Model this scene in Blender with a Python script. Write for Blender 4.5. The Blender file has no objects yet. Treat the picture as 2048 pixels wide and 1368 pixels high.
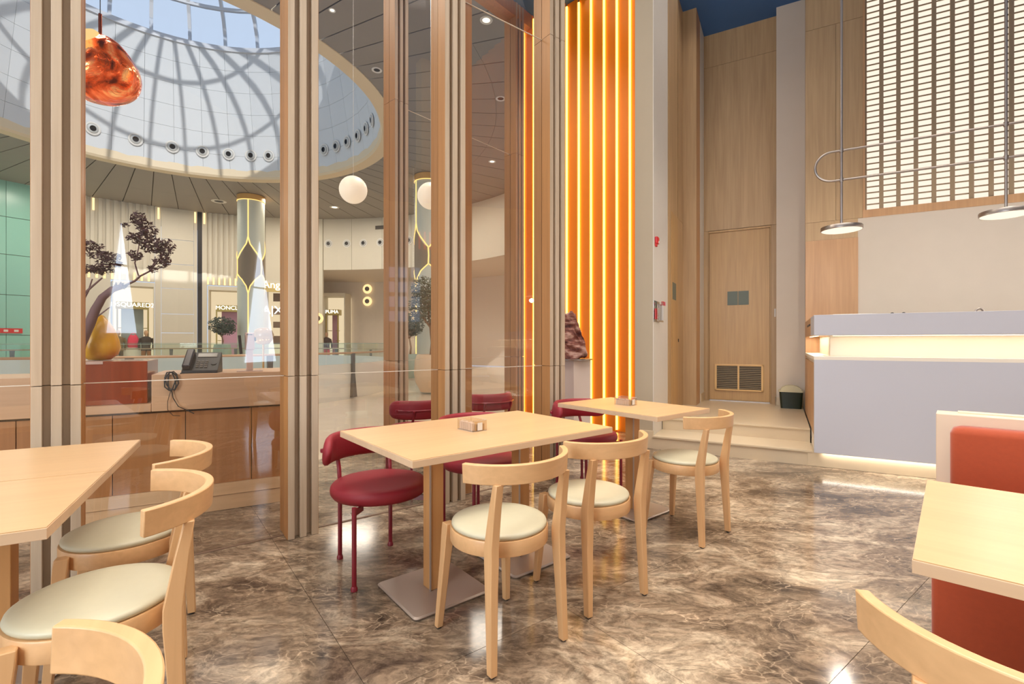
import bpy, math, random
from mathutils import Vector, Matrix

# ------------------------------------------------------------------ camera, world, sun, exposure
SC = bpy.context.scene
COL = SC.collection
PI = math.pi
R = math.radians
EYE = 1.2
cam_d = bpy.data.cameras.new('camera')
cam_d.sensor_width = 36.0
cam_d.lens = 36.0 * 966.0 / 2048.0
cam_d.clip_start = 0.05
cam_d.clip_end = 200
cam = bpy.data.objects.new('camera', cam_d)
COL.objects.link(cam)
cam.location = (0, 0, EYE)
cam.rotation_euler = (R(90), 0, 0)
SC.camera = cam

SC.view_settings.view_transform = 'Standard'
SC.view_settings.look = 'None'
SC.view_settings.gamma = 1.0
SC.view_settings.use_curve_mapping = False
SC.view_settings.exposure = 0.0
SC.cycles.max_bounces = 10
SC.cycles.diffuse_bounces = 4
SC.cycles.glossy_bounces = 4
SC.cycles.transparent_max_bounces = 24
SC.cycles.transmission_bounces = 6
SC.cycles.sample_clamp_indirect = 6.0
SC.cycles.caustics_reflective = False
SC.cycles.caustics_refractive = False
SC.cycles.blur_glossy = 0.6

world = bpy.data.worlds.new('sky')
SC.world = world
world.use_nodes = True
_bg = world.node_tree.nodes['Background']
_bg.inputs[0].default_value = (0.66, 0.78, 0.96, 1)
_bg.inputs[1].default_value = 1.0

sun_d = bpy.data.lights.new('sun', 'SUN')
sun_d.energy = 2.7
sun_d.angle = R(0.6)
sun_d.color = (1.0, 0.97, 0.92)
sun = bpy.data.objects.new('sun', sun_d)
COL.objects.link(sun)
sun.rotation_euler = Vector((-0.49, 0.76, -0.43)).to_track_quat('-Z', 'Y').to_euler()


def area_light(name, loc, direction, size, power, color, size_y=None):
    d = bpy.data.lights.new(name, 'AREA')
    d.energy = power
    d.color = color
    d.size = size
    if size_y:
        d.shape = 'RECTANGLE'
        d.size_y = size_y
    o = bpy.data.objects.new(name, d)
    COL.objects.link(o)
    o.location = loc
    o.rotation_euler = Vector(direction).to_track_quat('-Z', 'Y').to_euler()
    return o


WARM = (1.0, 0.89, 0.77)
COOL = (0.86, 0.93, 1.0)
def ceiling_fill_light(name, loc, power, color, size=2.2, spread=112):
    o = area_light(name, loc, (0, 0, -1), size, power, color)
    o.data.spread = R(spread)
    return o


# area lights added under the restaurant ceiling as general fill
for _x, _y, _p in ((-0.9, 0.4, 62), (1.8, 0.0, 62), (0.6, 2.6, 62), (3.3, 2.4, 55), (5.2, 0.4, 62), (2.0, 5.6, 26),
                   (-3.6, -1.2, 45), (8.0, 0.4, 80), (10.6, 0.0, 70)):
    ceiling_fill_light('ceiling_light', (_x, _y, 5.93), _p, WARM)
# fill lights added under the ceiling of the entrance lobby
ceiling_fill_light('lobby_light', (0.0, 5.2, 5.93), 26, WARM, 1.0)
ceiling_fill_light('lobby_light', (1.2, 5.4, 5.93), 14, WARM, 0.8)
# area lights added under the gallery ceiling of the mall as fill
for _a, _p in ((150, 140), (125, 140), (100, 140), (75, 140), (45, 125), (10, 130), (-25, 150), (-60, 150)):
    area_light('gallery_light', (-9 + 8.6 * math.cos(R(_a)), 12.3 + 8.6 * math.sin(R(_a)), 7.12), (0, 0, -1), 1.6,
               _p, (1.0, 0.90, 0.76))
# area light added for assumed daylight behind the camera, no window built here
area_light('window_daylight', (-3.0, -3.15, 2.6), (0.35, 1, -0.05), 5.0, 560, COOL, 3.6)


# ------------------------------------------------------------------ helpers
def lin(c):
    return tuple(((v / 255.0) / 12.92 if v / 255.0 <= 0.04045 else ((v / 255.0 + 0.055) / 1.055) ** 2.4) for v in c)


def nodes_of(m):
    m.use_nodes = True
    nt = m.node_tree
    return nt, nt.nodes, nt.links, nt.nodes['Principled BSDF']


def mat(name, rgb, rough=0.5, metal=0.0, emit=None, estr=0.0, alpha=None, coat=0.0, noise=0.0, nscale=30.0,
        trans=0.0, spec=None, bump=0.0):
    m = bpy.data.materials.new(name)
    nt, N, L, b = nodes_of(m)
    c = lin(rgb)
    b.inputs['Base Color'].default_value = (*c, 1)
    b.inputs['Roughness'].default_value = rough
    b.inputs['Metallic'].default_value = metal
    if spec is not None:
        b.inputs['Specular IOR Level'].default_value = spec
    if coat:
        b.inputs['Coat Weight'].default_value = coat
        b.inputs['Coat Roughness'].default_value = 0.08
    if trans:
        b.inputs['Transmission Weight'].default_value = trans
    if emit:
        b.inputs['Emission Color'].default_value = (*lin(emit), 1)
        b.inputs['Emission Strength'].default_value = estr
    if noise or bump:
        tc = N.new('ShaderNodeTexCoord')
        n = N.new('ShaderNodeTexNoise')
        n.inputs['Scale'].default_value = nscale
        n.inputs['Detail'].default_value = 4
        L.new(tc.outputs['Object'], n.inputs['Vector'])
        if noise:
            mx = N.new('ShaderNodeMix')
            mx.data_type = 'RGBA'
            mx.inputs[6].default_value = (*[v * (1 - noise) for v in c], 1)
            mx.inputs[7].default_value = (*[min(1, v * (1 + noise)) for v in c], 1)
            L.new(n.outputs['Fac'], mx.inputs[0])
            L.new(mx.outputs[2], b.inputs['Base Color'])
        if bump:
            bp = N.new('ShaderNodeBump')
            bp.inputs['Strength'].default_value = bump
            bp.inputs['Distance'].default_value = 0.01
            L.new(n.outputs['Fac'], bp.inputs['Height'])
            L.new(bp.outputs[0], b.inputs['Normal'])
    return m


def emis(name, rgb, strength):
    m = bpy.data.materials.new(name)
    m.use_nodes = True
    nt = m.node_tree
    nt.nodes.clear()
    e = nt.nodes.new('ShaderNodeEmission')
    e.inputs[0].default_value = (*lin(rgb), 1)
    e.inputs[1].default_value = strength
    o = nt.nodes.new('ShaderNodeOutputMaterial')
    nt.links.new(e.outputs[0], o.inputs[0])
    return m


def wood(name, rgb, axis='Z', contrast=0.16, rough=0.42, scale=1.0, coat=0.0, knots=0.0):
    """wood veneer: long fibres along the given object axis"""
    m = bpy.data.materials.new(name)
    nt, N, L, b = nodes_of(m)
    c = lin(rgb)
    tc = N.new('ShaderNodeTexCoord')
    oi = N.new('ShaderNodeObjectInfo')
    ad = N.new('ShaderNodeVectorMath')
    ad.operation = 'ADD'
    sc_ = N.new('ShaderNodeVectorMath')
    sc_.operation = 'SCALE'
    cx = N.new('ShaderNodeCombineXYZ')
    L.new(oi.outputs['Random'], cx.inputs[0])
    L.new(oi.outputs['Random'], cx.inputs[1])
    L.new(oi.outputs['Random'], cx.inputs[2])
    L.new(cx.outputs[0], sc_.inputs[0])
    sc_.inputs[3].default_value = 7.3
    L.new(tc.outputs['Object'], ad.inputs[0])
    L.new(sc_.outputs[0], ad.inputs[1])
    mp = N.new('ShaderNodeMapping')
    s = [38.0 * scale] * 3
    s['XYZ'.index(axis)] = 1.5 * scale
    mp.inputs['Scale'].default_value = s
    L.new(ad.outputs[0], mp.inputs['Vector'])
    n1 = N.new('ShaderNodeTexNoise')
    n1.inputs['Scale'].default_value = 1.0
    n1.inputs['Detail'].default_value = 5
    n1.inputs['Distortion'].default_value = 0.4
    L.new(mp.outputs[0], n1.inputs['Vector'])
    mp2 = N.new('ShaderNodeMapping')
    s2 = [5.0 * scale] * 3
    s2['XYZ'.index(axis)] = 0.45 * scale
    mp2.inputs['Scale'].default_value = s2
    L.new(ad.outputs[0], mp2.inputs['Vector'])
    n2 = N.new('ShaderNodeTexNoise')
    n2.inputs['Scale'].default_value = 1.0
    n2.inputs['Detail'].default_value = 3
    n2.inputs['Distortion'].default_value = 1.2
    L.new(mp2.outputs[0], n2.inputs['Vector'])
    mth = N.new('ShaderNodeMath')
    mth.operation = 'ADD'
    L.new(n1.outputs['Fac'], mth.inputs[0])
    L.new(n2.outputs['Fac'], mth.inputs[1])
    rp = N.new('ShaderNodeMapRange')
    rp.inputs[1].default_value = 0.7
    rp.inputs[2].default_value = 1.3
    L.new(mth.outputs[0], rp.inputs[0])
    mx = N.new('ShaderNodeMix')
    mx.data_type = 'RGBA'
    mx.inputs[6].default_value = (c[0] * (1 - contrast), c[1] * (1 - contrast * 1.25), c[2] * (1 - contrast * 1.5), 1)
    mx.inputs[7].default_value = (*[min(1, v * (1 + contrast * 0.8)) for v in c], 1)
    L.new(rp.outputs[0], mx.inputs[0])
    L.new(mx.outputs[2], b.inputs['Base Color'])
    b.inputs['Roughness'].default_value = rough
    if coat:
        b.inputs['Coat Weight'].default_value = coat
        b.inputs['Coat Roughness'].default_value = 0.12
    return m


def marble(name, dark, midc, light, scale=1.0, rough=0.12):
    """polished brown breccia marble: warped cloudy patches, cracks and pale veins"""
    m = bpy.data.materials.new(name)
    nt, N, L, b = nodes_of(m)
    ge = N.new('ShaderNodeNewGeometry')
    oi = N.new('ShaderNodeObjectInfo')
    mul = N.new('ShaderNodeMath')
    mul.operation = 'MULTIPLY'
    mul.inputs[1].default_value = 0.05
    L.new(oi.outputs['Random'], mul.inputs[0])
    cx = N.new('ShaderNodeCombineXYZ')
    L.new(mul.outputs[0], cx.inputs[2])
    ad = N.new('ShaderNodeVectorMath')
    ad.operation = 'ADD'
    L.new(ge.outputs['Position'], ad.inputs[0])
    L.new(cx.outputs[0], ad.inputs[1])
    rot = N.new('ShaderNodeMapping')
    rot.inputs['Rotation'].default_value = (0, 0, R(24))
    rot.inputs['Scale'].default_value = (0.75, 1.35, 1.0)
    L.new(ad.outputs[0], rot.inputs['Vector'])
    w = N.new('ShaderNodeTexNoise')
    w.inputs['Scale'].default_value = 2.4 * scale
    w.inputs['Detail'].default_value = 6
    L.new(rot.outputs[0], w.inputs['Vector'])
    wa = N.new('ShaderNodeVectorMath')
    wa.operation = 'SCALE'
    wa.inputs[3].default_value = 0.38
    L.new(w.outputs['Color'], wa.inputs[0])
    wb = N.new('ShaderNodeVectorMath')
    wb.operation = 'ADD'
    L.new(rot.outputs[0], wb.inputs[0])
    L.new(wa.outputs[0], wb.inputs[1])
    big = N.new('ShaderNodeTexNoise')
    big.inputs['Scale'].default_value = 2.6 * scale
    big.inputs['Detail'].default_value = 9
    big.inputs['Roughness'].default_value = 0.68
    big.inputs['Distortion'].default_value = 0.5
    L.new(wb.outputs[0], big.inputs['Vector'])
    cr = N.new('ShaderNodeValToRGB')
    e = cr.color_ramp.elements
    e[0].position = 0.36
    e[0].color = (*lin(dark), 1)
    e[1].position = 0.66
    e[1].color = (*lin(light), 1)
    x = e.new(0.50)
    x.color = (*lin(midc), 1)
    L.new(big.outputs['Fac'], cr.inputs[0])
    # fine clasts
    v1 = N.new('ShaderNodeTexVoronoi')
    v1.feature = 'DISTANCE_TO_EDGE'
    v1.inputs['Scale'].default_value = 17 * scale
    L.new(wb.outputs[0], v1.inputs['Vector'])
    vr = N.new('ShaderNodeMapRange')
    vr.inputs[1].default_value = 0.0
    vr.inputs[2].default_value = 0.06
    vr.inputs[3].default_value = 0.6
    vr.inputs[4].default_value = 0.0
    L.new(v1.outputs['Distance'], vr.inputs[0])
    msk = N.new('ShaderNodeTexNoise')
    msk.inputs['Scale'].default_value = 4.0 * scale
    msk.inputs['Detail'].default_value = 3
    L.new(rot.outputs[0], msk.inputs['Vector'])
    mk = N.new('ShaderNodeMapRange')
    mk.inputs[1].default_value = 0.45
    mk.inputs[2].default_value = 0.62
    L.new(msk.outputs['Fac'], mk.inputs[0])
    vm = N.new('ShaderNodeMath')
    vm.operation = 'MULTIPLY'
    L.new(vr.outputs[0], vm.inputs[0])
    L.new(mk.outputs[0], vm.inputs[1])
    mx = N.new('ShaderNodeMix')
    mx.data_type = 'RGBA'
    L.new(vm.outputs[0], mx.inputs[0])
    L.new(cr.outputs[0], mx.inputs[6])
    mx.inputs[7].default_value = (*lin((214, 190, 160)), 1)
    # small dark specks
    n3 = N.new('ShaderNodeTexNoise')
    n3.inputs['Scale'].default_value = 26 * scale
    n3.inputs['Detail'].default_value = 6
    n3.inputs['Roughness'].default_value = 0.7
    L.new(wb.outputs[0], n3.inputs['Vector'])
    dr = N.new('ShaderNodeMapRange')
    dr.inputs[1].default_value = 0.38
    dr.inputs[2].default_value = 0.60
    dr.inputs[3].default_value = 0.50
    dr.inputs[4].default_value = 1.12
    L.new(n3.outputs['Fac'], dr.inputs[0])
    mm = N.new('ShaderNodeVectorMath')
    mm.operation = 'SCALE'
    L.new(mx.outputs[2], mm.inputs[0])
    L.new(dr.outputs[0], mm.inputs[3])
    L.new(mm.outputs[0], b.inputs['Base Color'])
    b.inputs['Roughness'].default_value = rough
    b.inputs['Specular IOR Level'].default_value = 0.6
    return m


def pane(name, tint=(1, 1, 1), base=0.02, gain=2.1):
    """thin clear glass: straight-through view plus Fresnel mirror"""
    m = bpy.data.materials.new(name)
    m.use_nodes = True
    nt = m.node_tree
    N, L = nt.nodes, nt.links
    N.clear()
    t = N.new('ShaderNodeBsdfTransparent')
    t.inputs[0].default_value = (*tint, 1)
    g = N.new('ShaderNodeBsdfGlossy')
    g.inputs['Roughness'].default_value = 0.0
    fr = N.new('ShaderNodeFresnel')
    # the back face of a thin pane mirrors like its front face
    ge = N.new('ShaderNodeNewGeometry')
    ir = N.new('ShaderNodeMapRange')
    ir.inputs[3].default_value = 1.5
    ir.inputs[4].default_value = 1 / 1.5
    L.new(ge.outputs['Backfacing'], ir.inputs[0])
    L.new(ir.outputs[0], fr.inputs[0])
    mu = N.new('ShaderNodeMath')
    mu.operation = 'MULTIPLY_ADD'
    mu.inputs[1].default_value = gain
    mu.inputs[2].default_value = base
    mu.use_clamp = True
    L.new(fr.outputs[0], mu.inputs[0])
    mx = N.new('ShaderNodeMixShader')
    L.new(mu.outputs[0], mx.inputs[0])
    L.new(t.outputs[0], mx.inputs[1])
    L.new(g.outputs[0], mx.inputs[2])
    o = N.new('ShaderNodeOutputMaterial')
    L.new(mx.outputs[0], o.inputs[0])
    return m


class MB:
    def __init__(self):
        self.v = []
        self.f = []

    def add(self, vs, fs):
        n = len(self.v)
        self.v += [tuple(v) for v in vs]
        self.f += [tuple(i + n for i in f) for f in fs]
        return self

    def box(self, x0, x1, y0, y1, z0, z1):
        return self.add([(x0, y0, z0), (x1, y0, z0), (x1, y1, z0), (x0, y1, z0),
                         (x0, y0, z1), (x1, y0, z1), (x1, y1, z1), (x0, y1, z1)],
                        [(3, 2, 1, 0), (4, 5, 6, 7), (0, 1, 5, 4), (1, 2, 6, 5), (2, 3, 7, 6), (3, 0, 4, 7)])

    def prism(self, poly, z0, z1):
        n = len(poly)
        a = sum(poly[i][0] * poly[(i + 1) % n][1] - poly[(i + 1) % n][0] * poly[i][1] for i in range(n))
        if a < 0:
            poly = poly[::-1]
        vs = [(p[0], p[1], z0) for p in poly] + [(p[0], p[1], z1) for p in poly]
        fs = [tuple(range(n - 1, -1, -1)), tuple(range(n, 2 * n))]
        fs += [(i, (i + 1) % n, n + (i + 1) % n, n + i) for i in range(n)]
        return self.add(vs, fs)

    def loft(self, secs, close=True):
        """secs: list of rings (same count); capped"""
        n = len(secs[0])
        vs = [p for s in secs for p in s]
        fs = []
        for k in range(len(secs) - 1):
            for i in range(n):
                j = (i + 1) % n
                fs.append((k * n + i, k * n + j, (k + 1) * n + j, (k + 1) * n + i))
        if close:
            fs.append(tuple(range(n - 1, -1, -1)))
            m = (len(secs) - 1) * n
            fs.append(tuple(range(m, m + n)))
        return self.add(vs, fs)

    def lathe(self, prof, n=32, c=(0, 0), cap=True):
        secs = []
        for r_, z in prof:
            secs.append([(c[0] + r_ * math.cos(2 * PI * i / n), c[1] + r_ * math.sin(2 * PI * i / n), z)
                         for i in range(n)])
        return self.loft(secs, cap)

    def tube(self, pts, r_, n=10, r1=None):
        pts = [Vector(p) for p in pts]
        secs = []
        up = None
        for i, p in enumerate(pts):
            d = (pts[min(i + 1, len(pts) - 1)] - pts[max(i - 1, 0)]).normalized()
            if up is None:
                up = Vector((0, 0, 1)) if abs(d.z) < 0.9 else Vector((1, 0, 0))
            a = d.cross(up).normalized()
            bb = a.cross(d).normalized()
            up = bb
            rr = r_ if r1 is None else r_ + (r1 - r_) * i / (len(pts) - 1)
            secs.append([p + (a * math.cos(2 * PI * k / n) + bb * math.sin(2 * PI * k / n)) * rr for k in range(n)])
        return self.loft(secs)

    def xf(self, M):
        self.v = [tuple(M @ Vector(v)) for v in self.v]
        return self

    def build(self, name, material, parent=None, smooth=None, bevel=0.0, label=None):
        me = bpy.data.meshes.new(name)
        me.from_pydata(self.v, [], self.f)
        import bmesh
        bm = bmesh.new()
        bm.from_mesh(me)
        bmesh.ops.recalc_face_normals(bm, faces=bm.faces)
        bm.to_mesh(me)
        bm.free()
        me.materials.append(material)
        if smooth is not None:
            me.polygons.foreach_set('use_smooth', [True] * len(me.polygons))
            if smooth > 0:
                me.set_sharp_from_angle(angle=R(smooth))
        o = bpy.data.objects.new(name, me)
        COL.objects.link(o)
        if parent is not None:
            o.parent = parent
        if bevel:
            bv = o.modifiers.new('bevel', 'BEVEL')
            bv.width = bevel
            bv.segments = 2
            bv.limit_method = 'ANGLE'
            bv.angle_limit = R(40)
        if label:
            o['label'] = label
        return o


def tag(o, label=None, cat=None, group=None, kind=None):
    if label:
        o['label'] = label
    if cat:
        o['category'] = cat
    if group:
        o['group'] = group
    if kind:
        o['kind'] = kind
    return o


def thing(name, label, cat, loc=(0, 0, 0), rot=0.0, group=None):
    o = bpy.data.objects.new(name, None)
    COL.objects.link(o)
    o.location = loc
    o.rotation_euler = (0, 0, rot)
    o.empty_display_size = 0.1
    return tag(o, label, cat, group)


def struct(name, label=None, loc=(0, 0, 0), rot=0.0):
    o = bpy.data.objects.new(name, None)
    COL.objects.link(o)
    o.location = loc
    o.rotation_euler = (0, 0, rot)
    return tag(o, label, None, None, 'structure')


def inst(src, parent, M=None, name=None):
    o = src.copy()
    COL.objects.link(o)
    o.parent = parent
    if M is not None:
        o.matrix_local = M
    return o


def copy_tree(o, parent=None):
    c = o.copy()
    COL.objects.link(c)
    c.parent = parent
    for ch in [x for x in ALL_CHILDREN(o)]:
        copy_tree(ch, c)
    return c


def ALL_CHILDREN(o):
    return sorted(o.children, key=lambda x: x.name)


def text_part(txt, size, depth, material, parent, M, name='lettering', align='CENTER', spacing=1.0):
    cu = bpy.data.curves.new(name, 'FONT')
    cu.body = txt
    cu.size = size
    cu.extrude = depth
    cu.align_x = align
    cu.align_y = 'CENTER'
    cu.space_character = spacing
    tmp = bpy.data.objects.new(name + '_tmp', cu)
    COL.objects.link(tmp)
    bpy.context.view_layer.update()
    dg = bpy.context.evaluated_depsgraph_get()
    me = bpy.data.meshes.new_from_object(tmp.evaluated_get(dg))
    me.materials.clear()
    me.materials.append(material)
    bpy.data.objects.remove(tmp)
    o = bpy.data.objects.new(name, me)
    COL.objects.link(o)
    o.parent = parent
    o.matrix_local = M
    return o


def arc(r_, a0, a1, n, c=(0, 0)):
    return [(c[0] + r_ * math.cos(R(a0 + (a1 - a0) * i / n)), c[1] + r_ * math.sin(R(a0 + (a1 - a0) * i / n)))
            for i in range(n + 1)]


# ------------------------------------------------------------------ materials
M_FLOOR = marble('brown_marble', (78, 66, 56), (142, 122, 101), (204, 186, 160))
M_GROUT = mat('grout', (96, 82, 68), 0.7)
M_MALLFLOOR = mat('cream_stone_floor', (226, 208, 182), 0.16, noise=0.06, nscale=3)
M_STEP = mat('beige_stone', (214, 196, 166), 0.30, noise=0.05, nscale=4)
M_WHITE = mat('white_plaster', (222, 218, 210), 0.7, noise=0.02, nscale=6)
M_CREAM = mat('cream_plaster', (212, 200, 184), 0.7, noise=0.03, nscale=5)
M_TAUPE = mat('taupe_paint', (180, 166, 142), 0.7, noise=0.03, nscale=5)
M_BLUE = mat('blue_paint', (70, 112, 172), 0.8, noise=0.04, nscale=3)
M_PANEL = wood('oak_veneer_vertical', (192, 162, 122), 'Z', 0.13, 0.45)
M_PANEL2 = wood('oak_veneer_warm', (198, 156, 114), 'Z', 0.10, 0.45)
M_DOOR = wood('oak_door_veneer', (194, 158, 108), 'Z', 0.12, 0.42)
M_FIN = wood('pillar_oak', (192, 174, 150), 'Z', 0.14, 0.45)
M_FINSIDE = wood('pillar_oak_outside', (186, 132, 78), 'Z', 0.12, 0.45)  # golden oak of the outer halves; on the side skins it carries shading
M_CHAIR = wood('beech', (220, 176, 126), 'Z', 0.09, 0.38, 1.2)
M_BAND = wood('bent_beech', (220, 176, 126), 'X', 0.09, 0.36, 1.2)
M_TOP = wood('pale_oak_laminate_top', (212, 174, 128), 'X', 0.07, 0.36, 0.8)
M_EDGE = wood('pale_oak_edge', (216, 186, 152), 'X', 0.06, 0.4, 0.8)
M_POST = wood('table_post_wood', (204, 152, 96), 'Z', 0.10, 0.4)
M_SEAT = mat('grey_green_leather', (202, 196, 168), 0.42, noise=0.03, nscale=40, bump=0.03)
M_STEEL = mat('brushed_steel', (176, 166, 158), 0.34, 1.0, noise=0.05, nscale=60)
M_STEELP = mat('powder_coated_steel', (186, 172, 160), 0.36, 0.55)
M_RUBBER = mat('dark_rubber', (44, 40, 38), 0.6)
M_RED = mat('wine_red_upholstery', (146, 34, 46), 0.55, noise=0.07, nscale=12)
M_REDTUBE = mat('wine_red_lacquered_tube', (140, 26, 46), 0.28, 0.0, coat=0.4)
M_ORANGEV = mat('orange_velvet', (164, 66, 28), 0.85, noise=0.10, nscale=55, bump=0.05)
M_ORANGEV.node_tree.nodes['Principled BSDF'].inputs['Sheen Weight'].default_value = 0.3
M_BENCH = mat('beige_laminate', (226, 204, 176), 0.4)
M_COUNTER = mat('white_solid_surface', (194, 194, 202), 0.42, noise=0.02, nscale=3)
M_GAP = mat('cream_counter_recess', (236, 226, 210), 0.5)
M_LED = emis('led_strip', (255, 226, 176), 7.0)
M_LEDLOW = emis('led_strip_low', (255, 226, 176), 1.5)
M_DISC = emis('lamp_diffuser', (255, 240, 214), 1.25)
M_SHOJI = emis('backlit_screen_paper', (255, 240, 220), 1.1)
M_LATTICE = mat('lattice_oak', (166, 144, 114), 0.6)
M_ORANGE = mat('glossy_orange_panel', (246, 140, 14), 0.42)
M_STRIP = emis('amber_light_tube', (255, 206, 90), 5.5)
M_DARK = mat('dark_gap', (70, 52, 34), 0.8)
M_BLACK = mat('black_plastic', (22, 21, 22), 0.4)
M_GLASS = pane('facade_glass')
M_RAILGLASS = pane('balustrade_glass', (0.90, 0.97, 0.93), 0.02, 1.0)
M_ACRYL = pane('clear_acrylic', (0.97, 0.95, 0.92), 0.05, 1.6)
M_SEAMGLASS = mat('glass_joint_silicone', (206, 200, 186), 0.35, emit=None)

# ------------------------------------------------------------------ frames of reference
FX, FY = -1.255, 3.125                       # a point on the glass facade line
FA = math.atan2(0.603, 0.798)                # facade direction
u = Vector((math.cos(FA), math.sin(FA)))
n = Vector((-math.sin(FA), math.cos(FA)))
RA = math.atan2(-0.486, 0.874)               # room direction
r = Vector((math.cos(RA), math.sin(RA)))
b = Vector((-math.sin(RA), math.cos(RA)))
GA = math.atan2(0.748, 0.663)                # outer lobby facade direction
GX, GY = -1.366, 5.373
HC = 6.0                                     # restaurant ceiling height
CX, CY = -9.0, 12.3                          # centre of the mall rotunda


def W(fr, a, c):
    if fr == 'F':
        return (FX + a * u.x + c * n.x, FY + a * u.y + c * n.y)
    return (a * r.x + c * b.x, a * r.y + c * b.y)


# ================================================================== FLOORS
def clip(poly, px, py, nx, ny):
    """keep the side where (p - P).N <= 0"""
    out = []
    for i in range(len(poly)):
        a, c = poly[i], poly[(i + 1) % len(poly)]
        da = (a[0] - px) * nx + (a[1] - py) * ny
        dc = (c[0] - px) * nx + (c[1] - py) * ny
        if da <= 0:
            out.append(a)
        if da * dc < 0:
            t = da / (da - dc)
            out.append((a[0] + (c[0] - a[0]) * t, a[1] + (c[1] - a[1]) * t))
    return out


floor = struct('floor', 'polished brown marble slab floor of the restaurant')
GN = Vector((-math.sin(GA), math.cos(GA)))
O1 = (GX + GN.x * 0.16, GY + GN.y * 0.16)
ground = [(-7.5, -3.3), (12, -3.3), (12, 2.5), (6, 6.5), (0.6, 9.2), (-7.5, 9.2)]
gpoly = clip(ground, O1[0], O1[1], GN.x, GN.y)
MB().prism(gpoly, -0.03, -0.004).build('grout_bed', M_GROUT, floor)
TS = 0.9
tile_protos = {}
for i in range(-8, 9):
    for j in range(-7, 6):
        a0 = -0.275 + TS * i
        c0 = -1.668 + TS * j
        g_ = 0.0011
        q = [(a0 + g_, c0 + g_), (a0 + TS - g_, c0 + g_), (a0 + TS - g_, c0 + TS - g_), (a0 + g_, c0 + TS - g_)]
        pw = [W('F', *p) for p in q]
        cl = clip(pw, O1[0], O1[1], GN.x, GN.y)
        cl = clip(cl, -7.4, -3.2, 0, -1) if len(cl) > 2 else cl
        if len(cl) < 3:
            continue
        cxm = sum(p[0] for p in cl) / len(cl)
        cym = sum(p[1] for p in cl) / len(cl)
        rs, rc = cxm * r.x + cym * r.y, cxm * b.x + cym * b.y
        if cym < -1.6 or cxm > 5.2 or cxm < -6.5 or rc > 7.0 or (rc > 6.3 and rs > -1.2):
            continue
        MB().prism(cl, -0.02, 0.0).build('floor_slab', M_FLOOR, floor)
MB().prism([(5.3, -3.2), (12, -3.2), (12, 2.5), (6.3, 4.0)], -0.02, -0.002).build('floor_slab', M_FLOOR, floor)

mall_floor = MB()
ring_in = [(CX + 5.7 * math.cos(2 * PI * i / 72), CY + 5.7 * math.sin(2 * PI * i / 72), -0.035) for i in range(72)]
ring_out = [(CX + 17 * math.cos(2 * PI * i / 72), CY + 17 * math.sin(2 * PI * i / 72), -0.035) for i in range(72)]
mall_floor.add(ring_in + ring_out, [(i, (i + 1) % 72, 72 + (i + 1) % 72, 72 + i) for i in range(72)])
o = mall_floor.build('floor', M_MALLFLOOR)
tag(o, None, None, None, 'structure')
o = MB().lathe([(0.01, -6), (6.5, -6)], 48, (CX, CY), False).build('floor', M_MALLFLOOR)
tag(o, None, None, None, 'structure')

# entrance steps and raised platform
def room(name, label=None):
    return struct(name, label, (0, 0, 0), RA)


st = room('trim_1', 'two beige stone steps up to a raised floor')
MB().box(-1.257, 0.272, 5.51, 5.97, 0.0, 0.128).build('riser', M_STEP, st)
MB().box(-1.257, 0.272, 5.495, 5.985, 0.128, 0.148).build('tread', M_STEP, st, bevel=0.003)
MB().box(-1.243, 0.272, 5.97, 6.10, 0.148, 0.270).build('riser', M_STEP, st)
MB().box(-1.243, 0.272, 5.955, 8.10, 0.270, 0.290).build('tread', M_STEP, st, bevel=0.003)

# ================================================================== RESTAURANT SHELL
w = room('wall_back', 'back wall of oak veneer panels around a flush door')
MB().box(-1.054, 0.30, 8.13, 8.25, 0.0, HC).build('wall_body', M_DARK, w)
for s0, s1, z0, z1 in ((-1.054, -0.995, 0.29, 2.93), (-0.120, -0.053, 0.29, 2.93),
                       (-1.054, -0.053, 2.934, 5.49), (-1.054, -0.053, 5.494, HC)):
    MB().box(s0, s1, 8.105, 8.13, z0, z1).build('panel', M_PANEL, w)

d1 = room('door_1', 'flush oak veneer door with louvred vent and two grey plates')
MB().box(-0.975, -0.140, 8.115, 8.16, 0.305, 2.893).build('door_leaf', M_DOOR, d1)
for s0, s1, z0, z1 in ((-0.990, -0.980, 0.29, 2.905), (-0.135, -0.123, 0.29, 2.905), (-0.99, -0.123, 2.897, 2.925)):
    MB().box(s0, s1, 8.098, 8.13, z0, z1).build('door_frame', M_DOOR, d1)
MB().box(-0.975, -0.140, 8.10, 8.16, 0.291, 0.303).build('threshold', M_STEEL, d1)
vent = MB()
for bx in ((-0.895, -0.865, 0.455, 0.860), (-0.252, -0.222, 0.455, 0.860), (-0.573, -0.548, 0.47, 0.845),
           (-0.895, -0.222, 0.455, 0.480), (-0.895, -0.222, 0.836, 0.862)):
    vent.box(bx[0], bx[1], 8.085, 8.125, bx[2], bx[3])
vent = vent.build('vent_frame', mat('vent_frame_oak', (226, 186, 124), 0.4), d1, bevel=0.002)
MB().box(-0.87, -0.24, 8.108, 8.1145, 0.47, 0.85).build('vent_backing', mat('vent_shadow', (60, 58, 58), 0.7), d1)
M_SLAT = mat('vent_slat', (150, 132, 106), 0.4)
for k in range(13):
    z = 0.490 + k * 0.0275
    for s0, s1 in ((-0.865, -0.573), (-0.548, -0.252)):
        MB().add([(s0, 8.088, z), (s1, 8.088, z), (s1, 8.107, z + 0.014), (s0, 8.107, z + 0.014),
                  (s0, 8.088, z + 0.004), (s1, 8.088, z + 0.004), (s1, 8.107, z + 0.018), (s0, 8.107, z + 0.018)],
                 [(3, 2, 1, 0), (4, 5, 6, 7), (0, 1, 5, 4), (1, 2, 6, 5), (2, 3, 7, 6), (3, 0, 4, 7)]
                 ).build('slat', M_SLAT, d1)
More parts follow.
